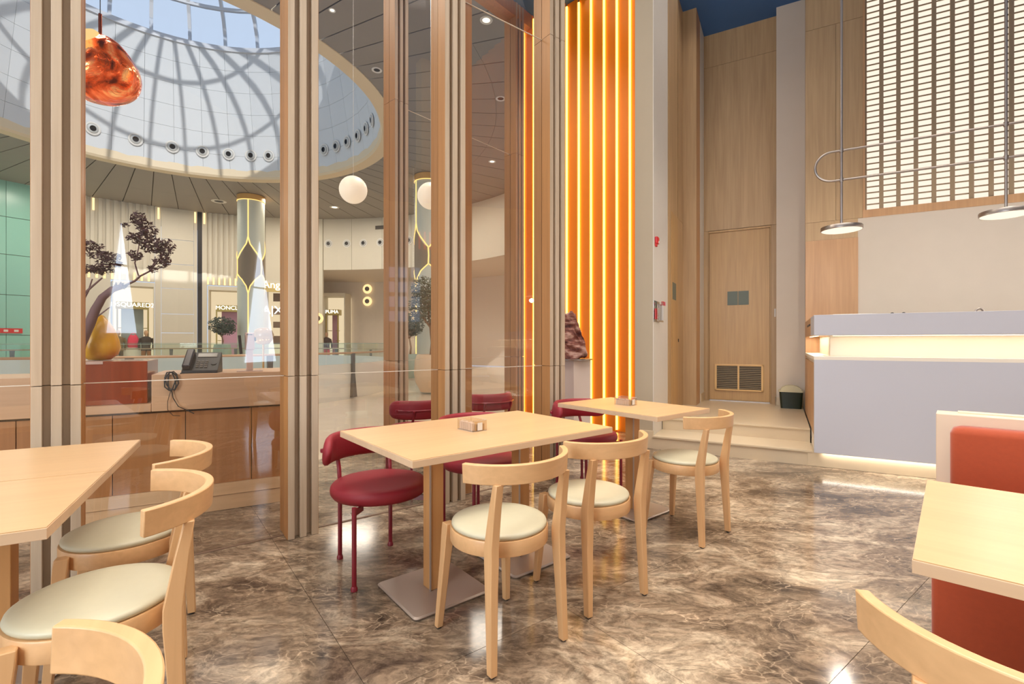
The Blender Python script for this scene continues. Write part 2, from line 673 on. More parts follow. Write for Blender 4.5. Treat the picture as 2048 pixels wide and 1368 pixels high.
M_PLATE = mat('grey_green_plate', (104, 112, 100), 0.5)
MB().box(-0.715, -0.572, 8.106, 8.114, 1.765, 1.975).build('plate', M_PLATE, d1)
MB().box(-0.562, -0.420, 8.106, 8.114, 1.765, 1.975).build('plate', M_PLATE, d1)
sw = room('trim_2', 'small white switch plate at the door jamb')
MB().box(-0.082, -0.060, 8.092, 8.104, 1.57, 1.69).build('switch_plate', M_WHITE, sw, bevel=0.002)

w = room('wall_pier', 'cream plastered pier right of the flush door')
MB().box(-0.053, 0.36, 7.90, 8.25, 0.0, HC).build('wall_body', M_CREAM, w)
MB().box(-0.068, 0.286, 7.885, 7.90, 0.29, 0.41).build('baseboard', M_STEP, w)
MB().box(-0.068, -0.053, 7.885, 8.105, 0.29, 0.41).build('baseboard', M_STEP, w)

w = room('wall_left', 'oak panelled wall beside the steps with a jib door')
MB().box(-1.60, -1.262, 6.29, 7.38, 0.0, HC).build('wall_body', M_DARK, w)
MB().box(-1.262, -1.243, 6.315, 6.94, 0.29, HC).build('panel', M_PANEL, w)
MB().box(-1.262, -1.243, 6.975, 7.36, 2.92, HC).build('panel', M_PANEL, w)
MB().box(-1.262, -1.243, 6.945, 7.36, 0.29, 2.915).build('panel', M_PANEL, w)
MB().box(-1.60, -1.072, 7.36, 7.70, 0.0, HC).build('wall_body', M_DARK, w)
MB().box(-1.243, -1.057, 7.345, 7.362, 0.29, HC).build('panel', M_PANEL, w)
MB().box(-1.074, -1.057, 7.362, 7.70, 0.29, HC).build('panel', M_PANEL2, w)
MB().box(-1.60, -1.054, 7.70, 8.25, 0.0, HC).build('wall_body', M_WHITE, w)
MB().box(-1.054, -1.042, 7.72, 8.10, 0.29, 0.42).build('baseboard', M_STEP, w)
d2 = room('door_2', 'narrow oak jib door with small dark pane')
MB().box(-1.243, -1.236, 6.50, 6.92, 0.30, 2.90).build('door_leaf', M_DOOR, d2)
MB().box(-1.236, -1.233, 6.54, 6.78, 1.76, 1.985).build('pane', M_PLATE, d2)
MB().box(-1.236, -1.228, 6.935, 6.955, 1.20, 1.245).build('lock', M_BLACK, d2)

w = room('wall_column', 'square plastered column beside the orange lit wall')
MB().box(-1.460, -1.257, 5.53, 6.315, 0.0, HC).build('wall_body', M_TAUPE, w)
MB().box(-1.2569, -1.251, 5.528, 6.314, 0.0, HC).build('column_cheek', M_WHITE, w)
MB().box(-1.462, -1.251, 5.516, 5.53, 0.0, 0.20).build('baseboard', M_STEP, w, bevel=0.002)

# orange louvred wall with light tubes
ow = room('wall_orange', 'orange wall of vertical fins lit by amber tubes')
MB().box(-3.36, -1.460, 6.42, 6.55, 0.0, HC).build('wall_body', M_ORANGE, ow)
ts = [-3.341, -3.168, -2.995, -2.822, -2.649, -2.467, -2.288, -2.102, -1.924, -1.747]
edges = ts + [-1.60]
for k in range(len(ts)):
    a0, a1 = edges[k] + 0.004, edges[k + 1] - 0.012
    if k == len(ts) - 1:
        a1 = -1.462
    p = [(a0, 6.375), (a1, 6.330), (a1, 6.345), (a0, 6.390)]
    MB().prism(p, 0.0, HC - 0.01).build('panel', M_ORANGE, ow)
    MB().box(edges[k] - 0.012, edges[k] + 0.012, 6.352, 6.366, 0.02, HC - 0.05).build('light_tube', M_STRIP, ow)

# upper oak panels, lattice window and white wall behind the counter
w = room('wall_kitchen', 'white wall behind the counter with oak panels and lattice window')
MB().box(0.854, 11.2, 7.45, 7.60, 0.0, 2.76).build('wall_body', M_CREAM, w)
MB().box(0.30, 0.90, 7.47, 7.95, 0.0, HC).build('wall_body', M_PANEL, w)
MB().box(0.287, 0.62, 7.45, 7.47, 2.765, 5.29).build('panel', M_PANEL, w)
MB().box(0.623, 0.905, 7.45, 7.47, 2.765, 5.29).build('panel', M_PANEL, w)
MB().box(0.287, 0.905, 7.45, 7.47, 5.294, HC).build('panel', M_PANEL, w)
MB().box(0.287, 0.853, 7.45, 7.47, 2.525, 2.762).build('panel', M_PANEL, w)
MB().box(0.287, 0.853, 7.43, 7.47, 1.0, 2.520).build('panel', M_PANEL2, w)
w1 = room('window_1', 'tall backlit lattice window above the white wall')
NB = 15
s_l, pitch = 0.951, 0.1685
s_r = s_l + NB * pitch
MB().box(s_l - 0.02, s_r + 0.02, 7.62, 7.64, 2.82, HC).build('light_panel', M_SHOJI, w1)
MB().box(s_l - 0.05, s_r + 0.06, 7.44, 7.66, 2.76, 2.855).build('window_sill', M_PANEL2, w1)
MB().box(s_l - 0.046, s_l - 0.026, 7.44, 7.66, 2.855, HC).build('window_frame', M_PANEL2, w1)
MB().box(s_r + 0.03, s_r + 0.06, 7.44, 7.66, 2.855, HC).build('window_frame', M_PANEL2, w1)
for k in range(NB + 1):
    s0 = s_l - 0.026 if k == 0 else s_l + k * pitch - 0.040
    MB().box(s0, s_l + k * pitch, 7.50, 7.525, 2.857, HC).build('stile', M_LATTICE, w1)
nz = int((HC - 2.857) / 0.0733)
for k in range(nz + 1):
    z = 2.857 + k * 0.0733
    MB().box(s_l - 0.02, s_r + 0.02, 7.527, 7.537, z, min(HC, z + 0.015)).build('slat', M_LATTICE, w1)
MB().box(s_r + 0.06, 11.2, 7.45, 7.60, 2.76, HC).build('wall_body', M_CREAM, w)

# end wall far to the right with menu boards and a neon sign (seen mirrored in the glass)
w = room('wall_end', 'far end wall of the long room')
MB().box(11.0, 11.15, -3.5, 7.45, 0.0, HC).build('wall_body', M_CREAM, w)
M_NEON = emis('neon_pink', (255, 120, 84), 2.2)
ns = room('trim_3', 'pink neon letters on the far wall')
for k, (c0, c1, z0, z1) in enumerate(((3.30, 3.36, 4.4, 5.0), (3.48, 3.54, 4.4, 5.0), (3.66, 3.72, 4.4, 5.0),
                                      (3.84, 3.90, 4.4, 5.0), (3.90, 4.1, 4.4, 4.46), (3.90, 4.1, 4.94, 5.0),
                                      (4.22, 4.28, 4.4, 5.0), (4.34, 4.55, 4.94, 5.0), (4.55, 4.61, 4.4, 5.0))):
    MB().box(10.96, 10.99, c0, c1, z0, z1).build('tube', M_NEON, ns)
M_BOARD = emis('menu_board_light', (205, 222, 255), 1.1)
mb_ = room('trim_4', 'lit menu boards on the far wall')
for i in range(3):
    for j in range(4):
        MB().box(10.95, 10.99, 2.2 + i * 0.42, 2.5 + i * 0.42, 1.9 + j * 0.5, 2.25 + j * 0.5
                 ).build('board', M_BOARD, mb_)

# rear wall with curtained windows (seen only mirrored in the glass)
wr = struct('wall_rear', 'rear wall with tall curtained windows')
MB().box(-7.6, 11.5, -3.45, -3.30, 0.0, HC).build('wall_body', M_CREAM, wr)
M_DAY = emis('bright_window_pane', (222, 236, 255), 7.0)
M_CURT = mat('grey_curtain', (150, 140, 128), 0.9)
for k, (xa, xm, xb, zt, zb) in enumerate(((1.82, 2.05, 2.30, 3.2, 1.35), (4.60, 5.02, 5.52, 3.5, 0.75))):
    wn = struct('window_%d' % (k + 2), 'tall window between drawn curtains')
    MB().add([(xa, -3.28, zb), (xb, -3.28, zb), (xm, -3.28, zt)], [(0, 1, 2)]).build('pane', M_DAY, wn)
    MB().box(xa - 0.1, xb + 0.1, -3.27, -3.25, zb + 0.60 * (zt - zb), zb + 0.60 * (zt - zb) + 0.035
             ).build('window_bar', M_BLACK, wn)

ceil = struct('ceiling', 'deep blue painted ceiling of the restaurant')
cp = [(-7.6, -3.45), (12.5, -3.45), (13.5, 1.5), (7.6, 5.0), (0.9, 8.9), W('R', -3.37, 6.7),
      (GX - 0.1, GY + 0.05), W('F', 0.0, 0.12), W('F', -7.9, 0.12)]
MB().prism(cp, HC, HC + 0.15).build('ceiling_slab', M_BLUE, ceil)
MB().prism(cp, HC + 0.16, 7.6).build('roof_void', M_WHITE, ceil)  # unseen block added to stop low sun passing over the shop ceiling

# ================================================================== GLASS FACADES
def build_pillar(label, fr, x0, zt=HC, extra=0.0, group=None):
    ox, oy, ang = (FX, FY, FA) if fr == 'F' else (GX, GY, GA)
    t = thing('facade_pillar', label, 'pillar', (ox + x0 * math.cos(ang), oy + x0 * math.sin(ang), 0), ang, group)
    wd, dp, fw, gp, dep = 0.176, 0.11, 0.038, 0.031, 0.05
    zs = [(0.002, 0.990), (0.9935, 3.868), (3.8715, zt - 0.002)]
    for z0, z1 in zs:
        MB().box(0.001, wd - 0.001, -dp + dep, -0.004, z0, z1).build('core', M_FIN, t)
        MB().box(0.001, wd + extra - 0.001, 0.004, dp - dep * 0.6, z0, z1).build('core', M_FINSIDE, t,
                                                                                label='orange brown outer half')
        for k in range(3):
            a = k * (fw + gp)
            MB().box(a, a + fw, -dp, -dp + dep, z0, z1).build('fin', M_FIN, t, bevel=0.0015)
        nn = 3 + (2 if extra else 0)
        for k in range(nn):
            a = k * (fw + gp)
            MB().box(a, a + fw, dp - dep * 0.6, dp, z0, z1).build('fin', M_FINSIDE, t)
        MB().box(-0.0012, 0.0, -dp + 0.001, -0.004, z0, z1).build('side_cheek', M_FINSIDE, t)  # thin skins on both sides, side shading put into their golden colour
        MB().box(wd, wd + 0.0012, -dp + 0.001, -0.004, z0, z1).build('side_cheek', M_FINSIDE, t)
    MB().box(0.004, wd - 0.004, -0.0045, 0.0045, 0, zt - 0.002).build('joint_strip', M_DARK, t)
    return t


build_pillar('front oak fin pillar at the left, behind the left table', 'F', -1.315)
build_pillar('grey lit oak fin pillar left of the red chair', 'F', -0.204)
build_pillar('front oak fin pillar in the middle, behind the long table', 'F', 0.871, extra=0.13)
build_pillar('front oak fin pillar at the left edge of the orange wall', 'F', 1.903)
build_pillar('orange brown outer fin pillar seen through the glass', 'G', 0.0)
build_pillar('outer fin pillar farthest back, next to the orange wall', 'G', 2.02)

M_SEAM = mat('pale_glass_joint', (224, 216, 200), 0.3)


def pane_run(name, fr, x0, x1, label, zt=HC):
    ox, oy, ang = (FX, FY, FA) if fr == 'F' else (GX, GY, GA)
    t = struct(name, label, (ox, oy, 0), ang)
    for z0, z1 in ((0.004, 0.9895), (0.9935, 3.868), (3.872, zt)):
        MB().add([(x0, 0, z0), (x1, 0, z0), (x1, 0, z1), (x0, 0, z1)], [(0, 1, 2, 3)]).build('pane', M_GLASS, t)
    for z in (0.9915, 3.870):
        MB().box(x0, x1, -0.004, 0.004, z - 0.002, z + 0.002).build('glass_joint', M_SEAM, t)
    MB().box(x0, x1, -0.010, 0.010, 0.0005, 0.004).build('floor_channel', mat('channel', (120, 96, 78), 0.5), t)
    return t


pane_run('window_5', 'F', -2.224, -1.315, 'glass bay at the far left')
pane_run('window_6', 'F', -1.139, -0.204, 'glass bay in front of the host desk')
pane_run('window_7', 'F', -0.028, 0.871, 'glass bay behind the first red chair')
pane_run('window_8', 'F', 1.047, 1.903, 'glass bay behind the long table')
pane_run('window_9', 'G', 0.176, 2.02, 'glass bay of the outer lobby facade')
pane_run('window_10', 'F', -6.5, -2.226, 'glass run outside the picture')
# head beam of the outer facade
t = struct('trim_5', 'oak head beam of the outer facade', (GX, GY, 0), GA)
MB().box(0.0, 2.55, -0.10, 0.11, 5.80, HC).build('beam', M_FINSIDE, t, bevel=0.003)

# ================================================================== SERVICE COUNTER
ct = thing('service_counter', 'long white service counter with a glowing recess under its raised shelf', 'counter',
           (0, 0, 0), RA)
SE = 9.5
MB().box(0.279, SE, 5.43, 5.46, 0.143, 1.031).build('front_panel', M_COUNTER, ct, bevel=0.002)
MB().box(0.279, SE, 5.43, 5.95, 1.031, 1.061).build('worktop', M_GAP, ct)
MB().box(0.279, 0.56, 5.95, 7.425, 1.031, 1.061).build('worktop', M_GAP, ct)
MB().box(0.279, SE, 5.43, 6.02, 1.264, 1.457).build('raised_shelf', M_COUNTER, ct, bevel=0.002)
MB().box(0.281, 0.56, 6.02, 7.425, 1.264, 1.457).build('raised_shelf', M_PANEL2, ct)
MB().box(0.442, SE, 5.88, 5.93, 1.061, 1.264).build('recess_back', M_GAP, ct)
MB().box(0.442, 0.49, 5.93, 7.425, 1.061, 1.264).build('recess_back', M_GAP, ct)
MB().box(0.230, SE, 5.50, 5.95, 0.002, 0.141).build('plinth', M_STEP, ct)
MB().box(0.30, SE, 5.462, 5.474, 0.146, 0.152).build('light_strip', M_LEDLOW, ct)
MB().box(0.46, SE, 5.80, 5.82, 1.2605, 1.2635).build('light_strip', M_LED, ct)
MB().box(0.33, 0.345, 5.95, 7.35, 1.2605, 1.2635).build('light_strip', M_LED, ct)
for _nm, _s, _c, _z, _dir, _p in (('counter_led', 4.9, 5.66, 1.260, (0, 0, -1), 13), ('plinth_led', 4.9, 5.475, 0.140, (0, 0, -1), 11)):
    _o = area_light(_nm, (*W('R', _s, _c), _z), _dir, 9.1, _p, (1.0, 0.91, 0.80), 0.03)
    _o.rotation_euler = (0, 0, RA)
_o = area_light('counter_led', (*W('R', 0.36, 6.7), 1.260), (0, 0, -1), 0.03, 3, (1.0, 0.86, 0.66), 1.3)
_o.rotation_euler = (0, 0, RA)
# end cabinets facing the steps
MB().box(0.300, 0.56, 5.47, 7.42, 0.145, 1.031).build('end_cabinet', M_GAP, ct)
for c0, c1 in ((5.475, 5.90), (5.915, 6.55), (6.565, 7.40)):
    d = MB().box(0.281, 0.300, c0, c1, 0.30, 0.985).build('cabinet_door', M_PANEL2, ct)
MB().box(0.283, 0.30, 5.475, 5.94, 0.150, 0.296).build('end_panel', M_GAP, ct)
MB().box(0.276, 0.282, 6.15, 6.75, 1.375, 1.395).build('handle', M_BLACK, ct, label='dark bar on the shelf end')
MB().box(0.60, SE, 5.95, 5.99, 0.15, 1.03).build('back_panel', M_GAP, ct)

tp = thing('water_tap', 'small chrome tap behind the raised shelf', 'tap', (*W('R', 1.63, 6.20), 1.02), RA)
MB().tube([(0, 0, 0), (0, 0, 0.46)] + [(0.03 * (1 - math.cos(R(a))), 0, 0.46 + 0.04 * math.sin(R(a)))
                                     for a in range(20, 181, 20)] + [(0.06, 0, 0.40)], 0.010).build('spout', M_STEEL, tp, smooth=40)
MB().lathe([(0.022, 0), (0.022, 0.03), (0.012, 0.04)], 16).build('base', M_STEEL, tp, smooth=40)
MB().box(1.3, 2.6, 6.0, 6.5, 0.98, 1.018).build('back_worktop', M_GAP, ct)
tr = thing('serving_tray', 'thin pale tray lying on the raised shelf', 'tray', (*W('R', 0.62, 5.70), 1.458), RA)
MB().box(-0.16, 0.16, -0.11, 0.11, 0.0, 0.008).build('tray_base', M_WHITE, tr, bevel=0.003)
MB().box(-0.16, 0.16, 0.10, 0.11, 0.008, 0.02).build('rim', M_WHITE, tr)
for q in range(2):
    k = thing('small_knob', 'dark little cup on the raised shelf, %s' % ('nearer the tray' if q == 0 else 'farther from the tray'),
              'cup', (*W('R', 0.92 + 0.085 * q, 5.72), 1.458), RA)
    MB().lathe([(0.012, 0), (0.016, 0.012), (0.010, 0.018), (0.006, 0.02)], 14).build('cup_body', M_BLACK, k, smooth=40)

# ------------------------------------------------------------------ disc lamps on the steel rail over the counter
rail = thing('rail_lamp', 'long steel loop lamp with round disc shades hanging over the counter', 'lamp', (*W('R', 0, 5.75), 0), RA)
zl, zu = 2.80, 3.09
rr = (zu - zl) / 2
pts = [(6.6, 0, zu), (0.45, 0, zu)]
pts += [(0.45 - rr * math.sin(R(a)), 0, (zl + zu) / 2 + rr * math.cos(R(a))) for a in range(10, 180, 10)]
pts += [(0.45, 0, zl), (6.6, 0, zl)]
MB().tube(pts, 0.0115, 12).build('loop_tube', M_STEEL, rail, smooth=40)
for s_ in (0.526, 1.711, 2.90, 4.09, 5.28):
    T = Matrix.Translation((s_, 0, 2.30))
    dk_ = MB().lathe([(0.0, 0.006), (0.166, 0.006), (0.172, 0.0), (0.176, 0.004), (0.176, 0.034), (0.172, 0.040),
                      (0.0, 0.040)], 48, cap=False).build('disc', M_STEEL, rail, smooth=35)
    dk_.matrix_local = T
    MB().lathe([(0.0, 0.001), (0.166, 0.001), (0.166, 0.0055), (0, 0.0055)], 48, cap=False).build('diffuser', M_DISC, dk_)
    MB().tube([(0, 0.0, 0.04), (0, 0.0, 3.69)], 0.0115, 12).build('rod', M_STEEL, rail, smooth=40).matrix_local = T
    for z in (zl - 2.30, zu - 2.30):
        MB().tube([(0, 0, z - 0.018), (0, 0, z + 0.018)], 0.018, 12).build('clamp', M_STEEL, rail, smooth=40).matrix_local = T
    d = bpy.data.lights.new('disc_lamp_glow', 'POINT')
    d.energy = 20
    d.color = WARM
    d.shadow_soft_size = 0.05
    o_ = bpy.data.objects.new('disc_lamp_glow', d)
    COL.objects.link(o_)
    o_.location = (*W('R', s_, 5.75), 2.20)

# ------------------------------------------------------------------ bin, alarm, leaflet holder
tb = thing('waste_bin', 'dark green waste bin with cream swing lid beside the counter', 'bin',
           (*W('R', 0.125, 7.70), 0.29), RA)
def rsec(wx, wy, z, rad=0.03, k=4):
    out = []
    for qx, qy, a0 in ((1, 1, 0), (-1, 1, 90), (-1, -1, 180), (1, -1, 270)):
        for i in range(k + 1):
            a = R(a0 + 90 * i / k)
            out.append((qx * (wx - rad) + rad * math.cos(a), qy * (wy - rad) + rad * math.sin(a), z))
    return out


MB().loft([rsec(0.125, 0.085, 0), rsec(0.142, 0.10, 0.225)]).build('bin_body', mat('dark_green_plastic', (26, 38, 22), 0.35), tb, smooth=35)
lid = [rsec(0.150, 0.108, 0.225), rsec(0.150, 0.108, 0.245)]
M_LID = mat('cream_plastic', (206, 198, 164), 0.45)
MB().loft(lid).build('lid_rim', M_LID, tb, smooth=35)
dm = []
for i in range(9):
    a = PI * i / 8
    dm.append([(-0.125 * math.cos(a), -0.085, 0.245 + 0.07 * math.sin(a)), (-0.125 * math.cos(a), 0.085, 0.245 + 0.07 * math.sin(a))])
vs = [p for q in dm for p in q]
fs = [(2 * i, 2 * i + 2, 2 * i + 3, 2 * i + 1) for i in range(8)] + [tuple(2 * i for i in range(8, -1, -1)), tuple(2 * i + 1 for i in range(9))]
MB().add(vs, fs).build('swing_lid', M_LID, tb, smooth=35)

M_ALARM = mat('alarm_red', (210, 40, 40), 0.4)
al = thing('alarm_sounder', 'small red alarm sounder high on the white column', 'alarm', (*W('R', -1.251, 5.62), 2.29), RA + R(90))
MB().box(-0.035, 0.055, -0.035, 0.0, 0.03, 0.11).build('horn', M_ALARM, al, bevel=0.01)
MB().box(-0.03, 0.03, -0.02, 0.0, 0.0, 0.04).build('base', M_ALARM, al, bevel=0.004)
MB().box(0.0, 0.03, -0.045, -0.035, 0.035, 0.06).build('lens', M_WHITE, al)
lf = thing('leaflet_holder', 'clear acrylic leaflet holder with red and white cards on the column', 'holder',
           (*W('R', -1.251, 5.66), 1.43), RA + R(90))
MB().box(-0.13, 0.16, -0.004, 0.0, 0.0, 0.24).build('back_plate', M_ACRYL, lf)
MB().box(-0.13, 0.16, -0.05, -0.047, 0.0, 0.20).build('front_plate', M_ACRYL, lf)
MB().box(-0.10, -0.02, -0.02, -0.008, 0.03, 0.15).build('card', M_ALARM, lf)
MB().box(0.03, 0.08, -0.075, -0.052, 0.02, 0.23).build('card', M_WHITE, lf)
MB().box(0.10, 0.15, -0.075, -0.052, 0.02, 0.23).build('card', M_WHITE, lf)
MB().box(0.03, 0.08, -0.076, -0.051, 0.19, 0.235).build('card_head', M_ALARM, lf)
MB().box(0.10, 0.15, -0.076, -0.051, 0.19, 0.235).build('card_head', mat('pink_card', (226, 110, 150), 0.5), lf)

# ------------------------------------------------------------------ rock on a pedestal
pd = thing('display_pedestal', 'pale pink white pedestal with a steel top plate before the orange wall', 'pedestal',
           (0.66, 5.15, 0), FA)
MB().box(-0.125, 0.125, -0.125, 0.125, 0, 1.01).build('pedestal_body', mat('pale_pedestal', (226, 214, 206), 0.5), pd, bevel=0.004)
MB().lathe([(0.0, 1.01), (0.195, 1.01), (0.195, 1.022), (0.0, 1.022)], 40, cap=False).build('top_plate', M_STEEL, pd, smooth=30)
import bmesh
from mathutils import noise as mnoise


def rock_mesh():
    bm = bmesh.new()
    bmesh.ops.create_icosphere(bm, subdivisions=5, radius=1.0)
    for v in bm.verts:
        p = v.co.copy()
        # facetted wedge: steep left side, slanting right side
        q = Vector((max(-0.72, min(0.72, p.x * 1.1)), max(-0.6, min(0.6, p.y)), max(-0.86, min(0.95, p.z * 1.1))))
        k = (q.z + 0.86) / 1.81
        k = max(0.0, k)
        q.x *= (1.0 - 0.60 * k ** 1.5)
        q.x -= 0.20 * k
        q.y *= (1.0 - 0.45 * k)
        nz_ = mnoise.fractal(p * 1.6 + Vector((3, 1, 7)), 1.0, 2.0, 5)
        ly = math.sin((q.z * 9 + q.x * 5 + 2.0 * mnoise.noise(p * 2.0)) * 1.6) * 0.035
        q += v.normal * 0 + p.normalized() * (nz_ * 0.16 + ly)
        v.co = Vector((q.x * 0.20, q.y * 0.19, (q.z + 0.86) * 0.262))
        if v.co.z < 0:
            v.co.z = 0
    me = bpy.data.meshes.new('rock')
    bm.to_mesh(me)
    bm.free()
    return me


M_ROCK = bpy.data.materials.new('red_grey_rock')
nt, N, L, bs = nodes_of(M_ROCK)
tc = N.new('ShaderNodeTexCoord')
mp = N.new('ShaderNodeMapping')
mp.inputs['Scale'].default_value = (3, 3, 9)
mp.inputs['Rotation'].default_value = (0.3, 0.5, 0)
L.new(tc.outputs['Object'], mp.inputs[0])
nn = N.new('ShaderNodeTexNoise')
nn.inputs['Scale'].default_value = 2.5
nn.inputs['Detail'].default_value = 8
L.new(mp.outputs[0], nn.inputs['Vector'])
cr = N.new('ShaderNodeValToRGB')
cr.color_ramp.elements[0].position = 0.35
cr.color_ramp.elements[0].color = (*lin((74, 36, 34)), 1)
cr.color_ramp.elements[1].position = 0.62
cr.color_ramp.elements[1].color = (*lin((200, 164, 150)), 1)
x_ = cr.color_ramp.elements.new(0.5)
x_.color = (*lin((146, 92, 80)), 1)
L.new(nn.outputs['Fac'], cr.inputs[0])
L.new(cr.outputs[0], bs.inputs['Base Color'])
bs.inputs['Roughness'].default_value = 0.7
rme = rock_mesh()
rme.materials.append(M_ROCK)
rk = bpy.data.objects.new('rock', rme)
COL.objects.link(rk)
rk.location = (0.645, 5.13, 1.0225)
tag(rk, 'rough reddish grey rock standing on the pedestal', 'rock')

# ================================================================== FURNITURE
def rect_leg(path):
    """path: list of (x, y, z, half x, half y)"""
    secs = []
    for x, y, z, a, c in path:
        secs.append([(x - a, y - c, z), (x + a, y - c, z), (x + a, y + c, z), (x - a, y + c, z)])
    return MB().loft(secs)


def make_chair():
    """bentwood-back chair, faces +Y"""
    t = thing('wooden_chair', '', 'chair')
    pad = [(0.0, 0.455), (0.184, 0.455), (0.193, 0.459), (0.1960, 0.466), (0.193, 0.474), (0.182, 0.479),
           (0.15, 0.4825), (0.0, 0.4835)]
    MB().lathe(pad, 48, cap=False).build('seat', M_SEAT, t, smooth=60)
    MB().lathe([(0.188, 0.398), (0.199, 0.398), (0.201, 0.402), (0.201, 0.452), (0.199, 0.456), (0.188, 0.456),
                (0.188, 0.398)], 48, cap=False).build('apron', M_BAND, t, smooth=40)
    # back band
    Ro, Ri, cy = 0.275, 0.252, -0.005
    secs = []
    K = 28
    for i in range(K + 1):
        a = R(-90 - 66 + 132 * i / K)
        ca, sa = math.cos(a), math.sin(a)
        ring = []
        for rad, z in ((Ri, 0.690), (Ro, 0.690), (Ro + 0.004, 0.762), (Ri + 0.004, 0.762)):
            ring.append((rad * ca, cy + rad * sa, z))
        secs.append(ring)
    MB().loft(secs).build('backrest', M_BAND, t, smooth=35, bevel=0.003)
    for sx in (-1, 1):
        l = rect_leg([(sx * 0.176, -0.196, 0.006, 0.014, 0.015), (sx * 0.169, -0.182, 0.30, 0.0168, 0.020),
                      (sx * 0.166, -0.178, 0.40, 0.0180, 0.0235), (sx * 0.166, -0.178, 0.455, 0.0180, 0.0235),
                      (sx * 0.165, -0.200, 0.60, 0.0170, 0.017), (sx * 0.164, -0.217, 0.692, 0.0165, 0.0125)]).build('leg', M_CHAIR, t, smooth=25, bevel=0.003)
        MB().lathe([(0.011, 0), (0.011, 0.008)], 12, (sx * 0.176, -0.196)).build('glide', M_RUBBER, l)
    for sx in (-1, 1):
        l = rect_leg([(sx * 0.178, 0.188, 0.006, 0.0135, 0.0135), (sx * 0.158, 0.166, 0.30, 0.0175, 0.0175),
                      (sx * 0.150, 0.157, 0.415, 0.021, 0.021), (sx * 0.149, 0.155, 0.446, 0.020, 0.020)]
                     ).build('leg', M_CHAIR, t, smooth=25, bevel=0.003)
        MB().lathe([(0.010, 0), (0.010, 0.008)], 12, (sx * 0.178, 0.188)).build('glide', M_RUBBER, l)
    return t


def face(t, x, y, fx, fy, label, group=None):
    t.location = (x, y, 0)
    t.rotation_euler = (0, 0, math.atan2(fy, fx) - PI / 2)
    t['label'] = label
    if group:
        t['group'] = group


chair0 = make_chair()
chairs = [
    (-0.0525, 1.991, -0.613, 0.790, 'wooden chair with grey green seat nearest at the long table, seen from behind'),
    (0.373, 2.363, -0.545, 0.839, 'second wooden chair at the long table, between it and the small table'),
    (1.103, 3.079, -0.682, 0.731, 'wooden chair at the small table beside the steps'),
    (-1.5045, 1.890, -0.876, -0.482, 'wooden chair at the left tables farthest from the viewer'),
    (-1.194, 1.395, -0.827, -0.562, 'wooden chair at the left tables with its whole round seat in view'),
    (-0.698, 0.4855, -0.887, -0.462, 'wooden chair at the bottom left, only its curved backrest in view'),
    (0.884, 0.801, 0.60, 0.80, 'wooden chair back at the bottom right in front of the orange bench'),
]
for i, (x, y, fx, fy, lb) in enumerate(chairs):
    c = chair0 if i == 0 else copy_tree(chair0)
    face(c, x, y, fx, fy, lb, 'bent beech dining chairs')


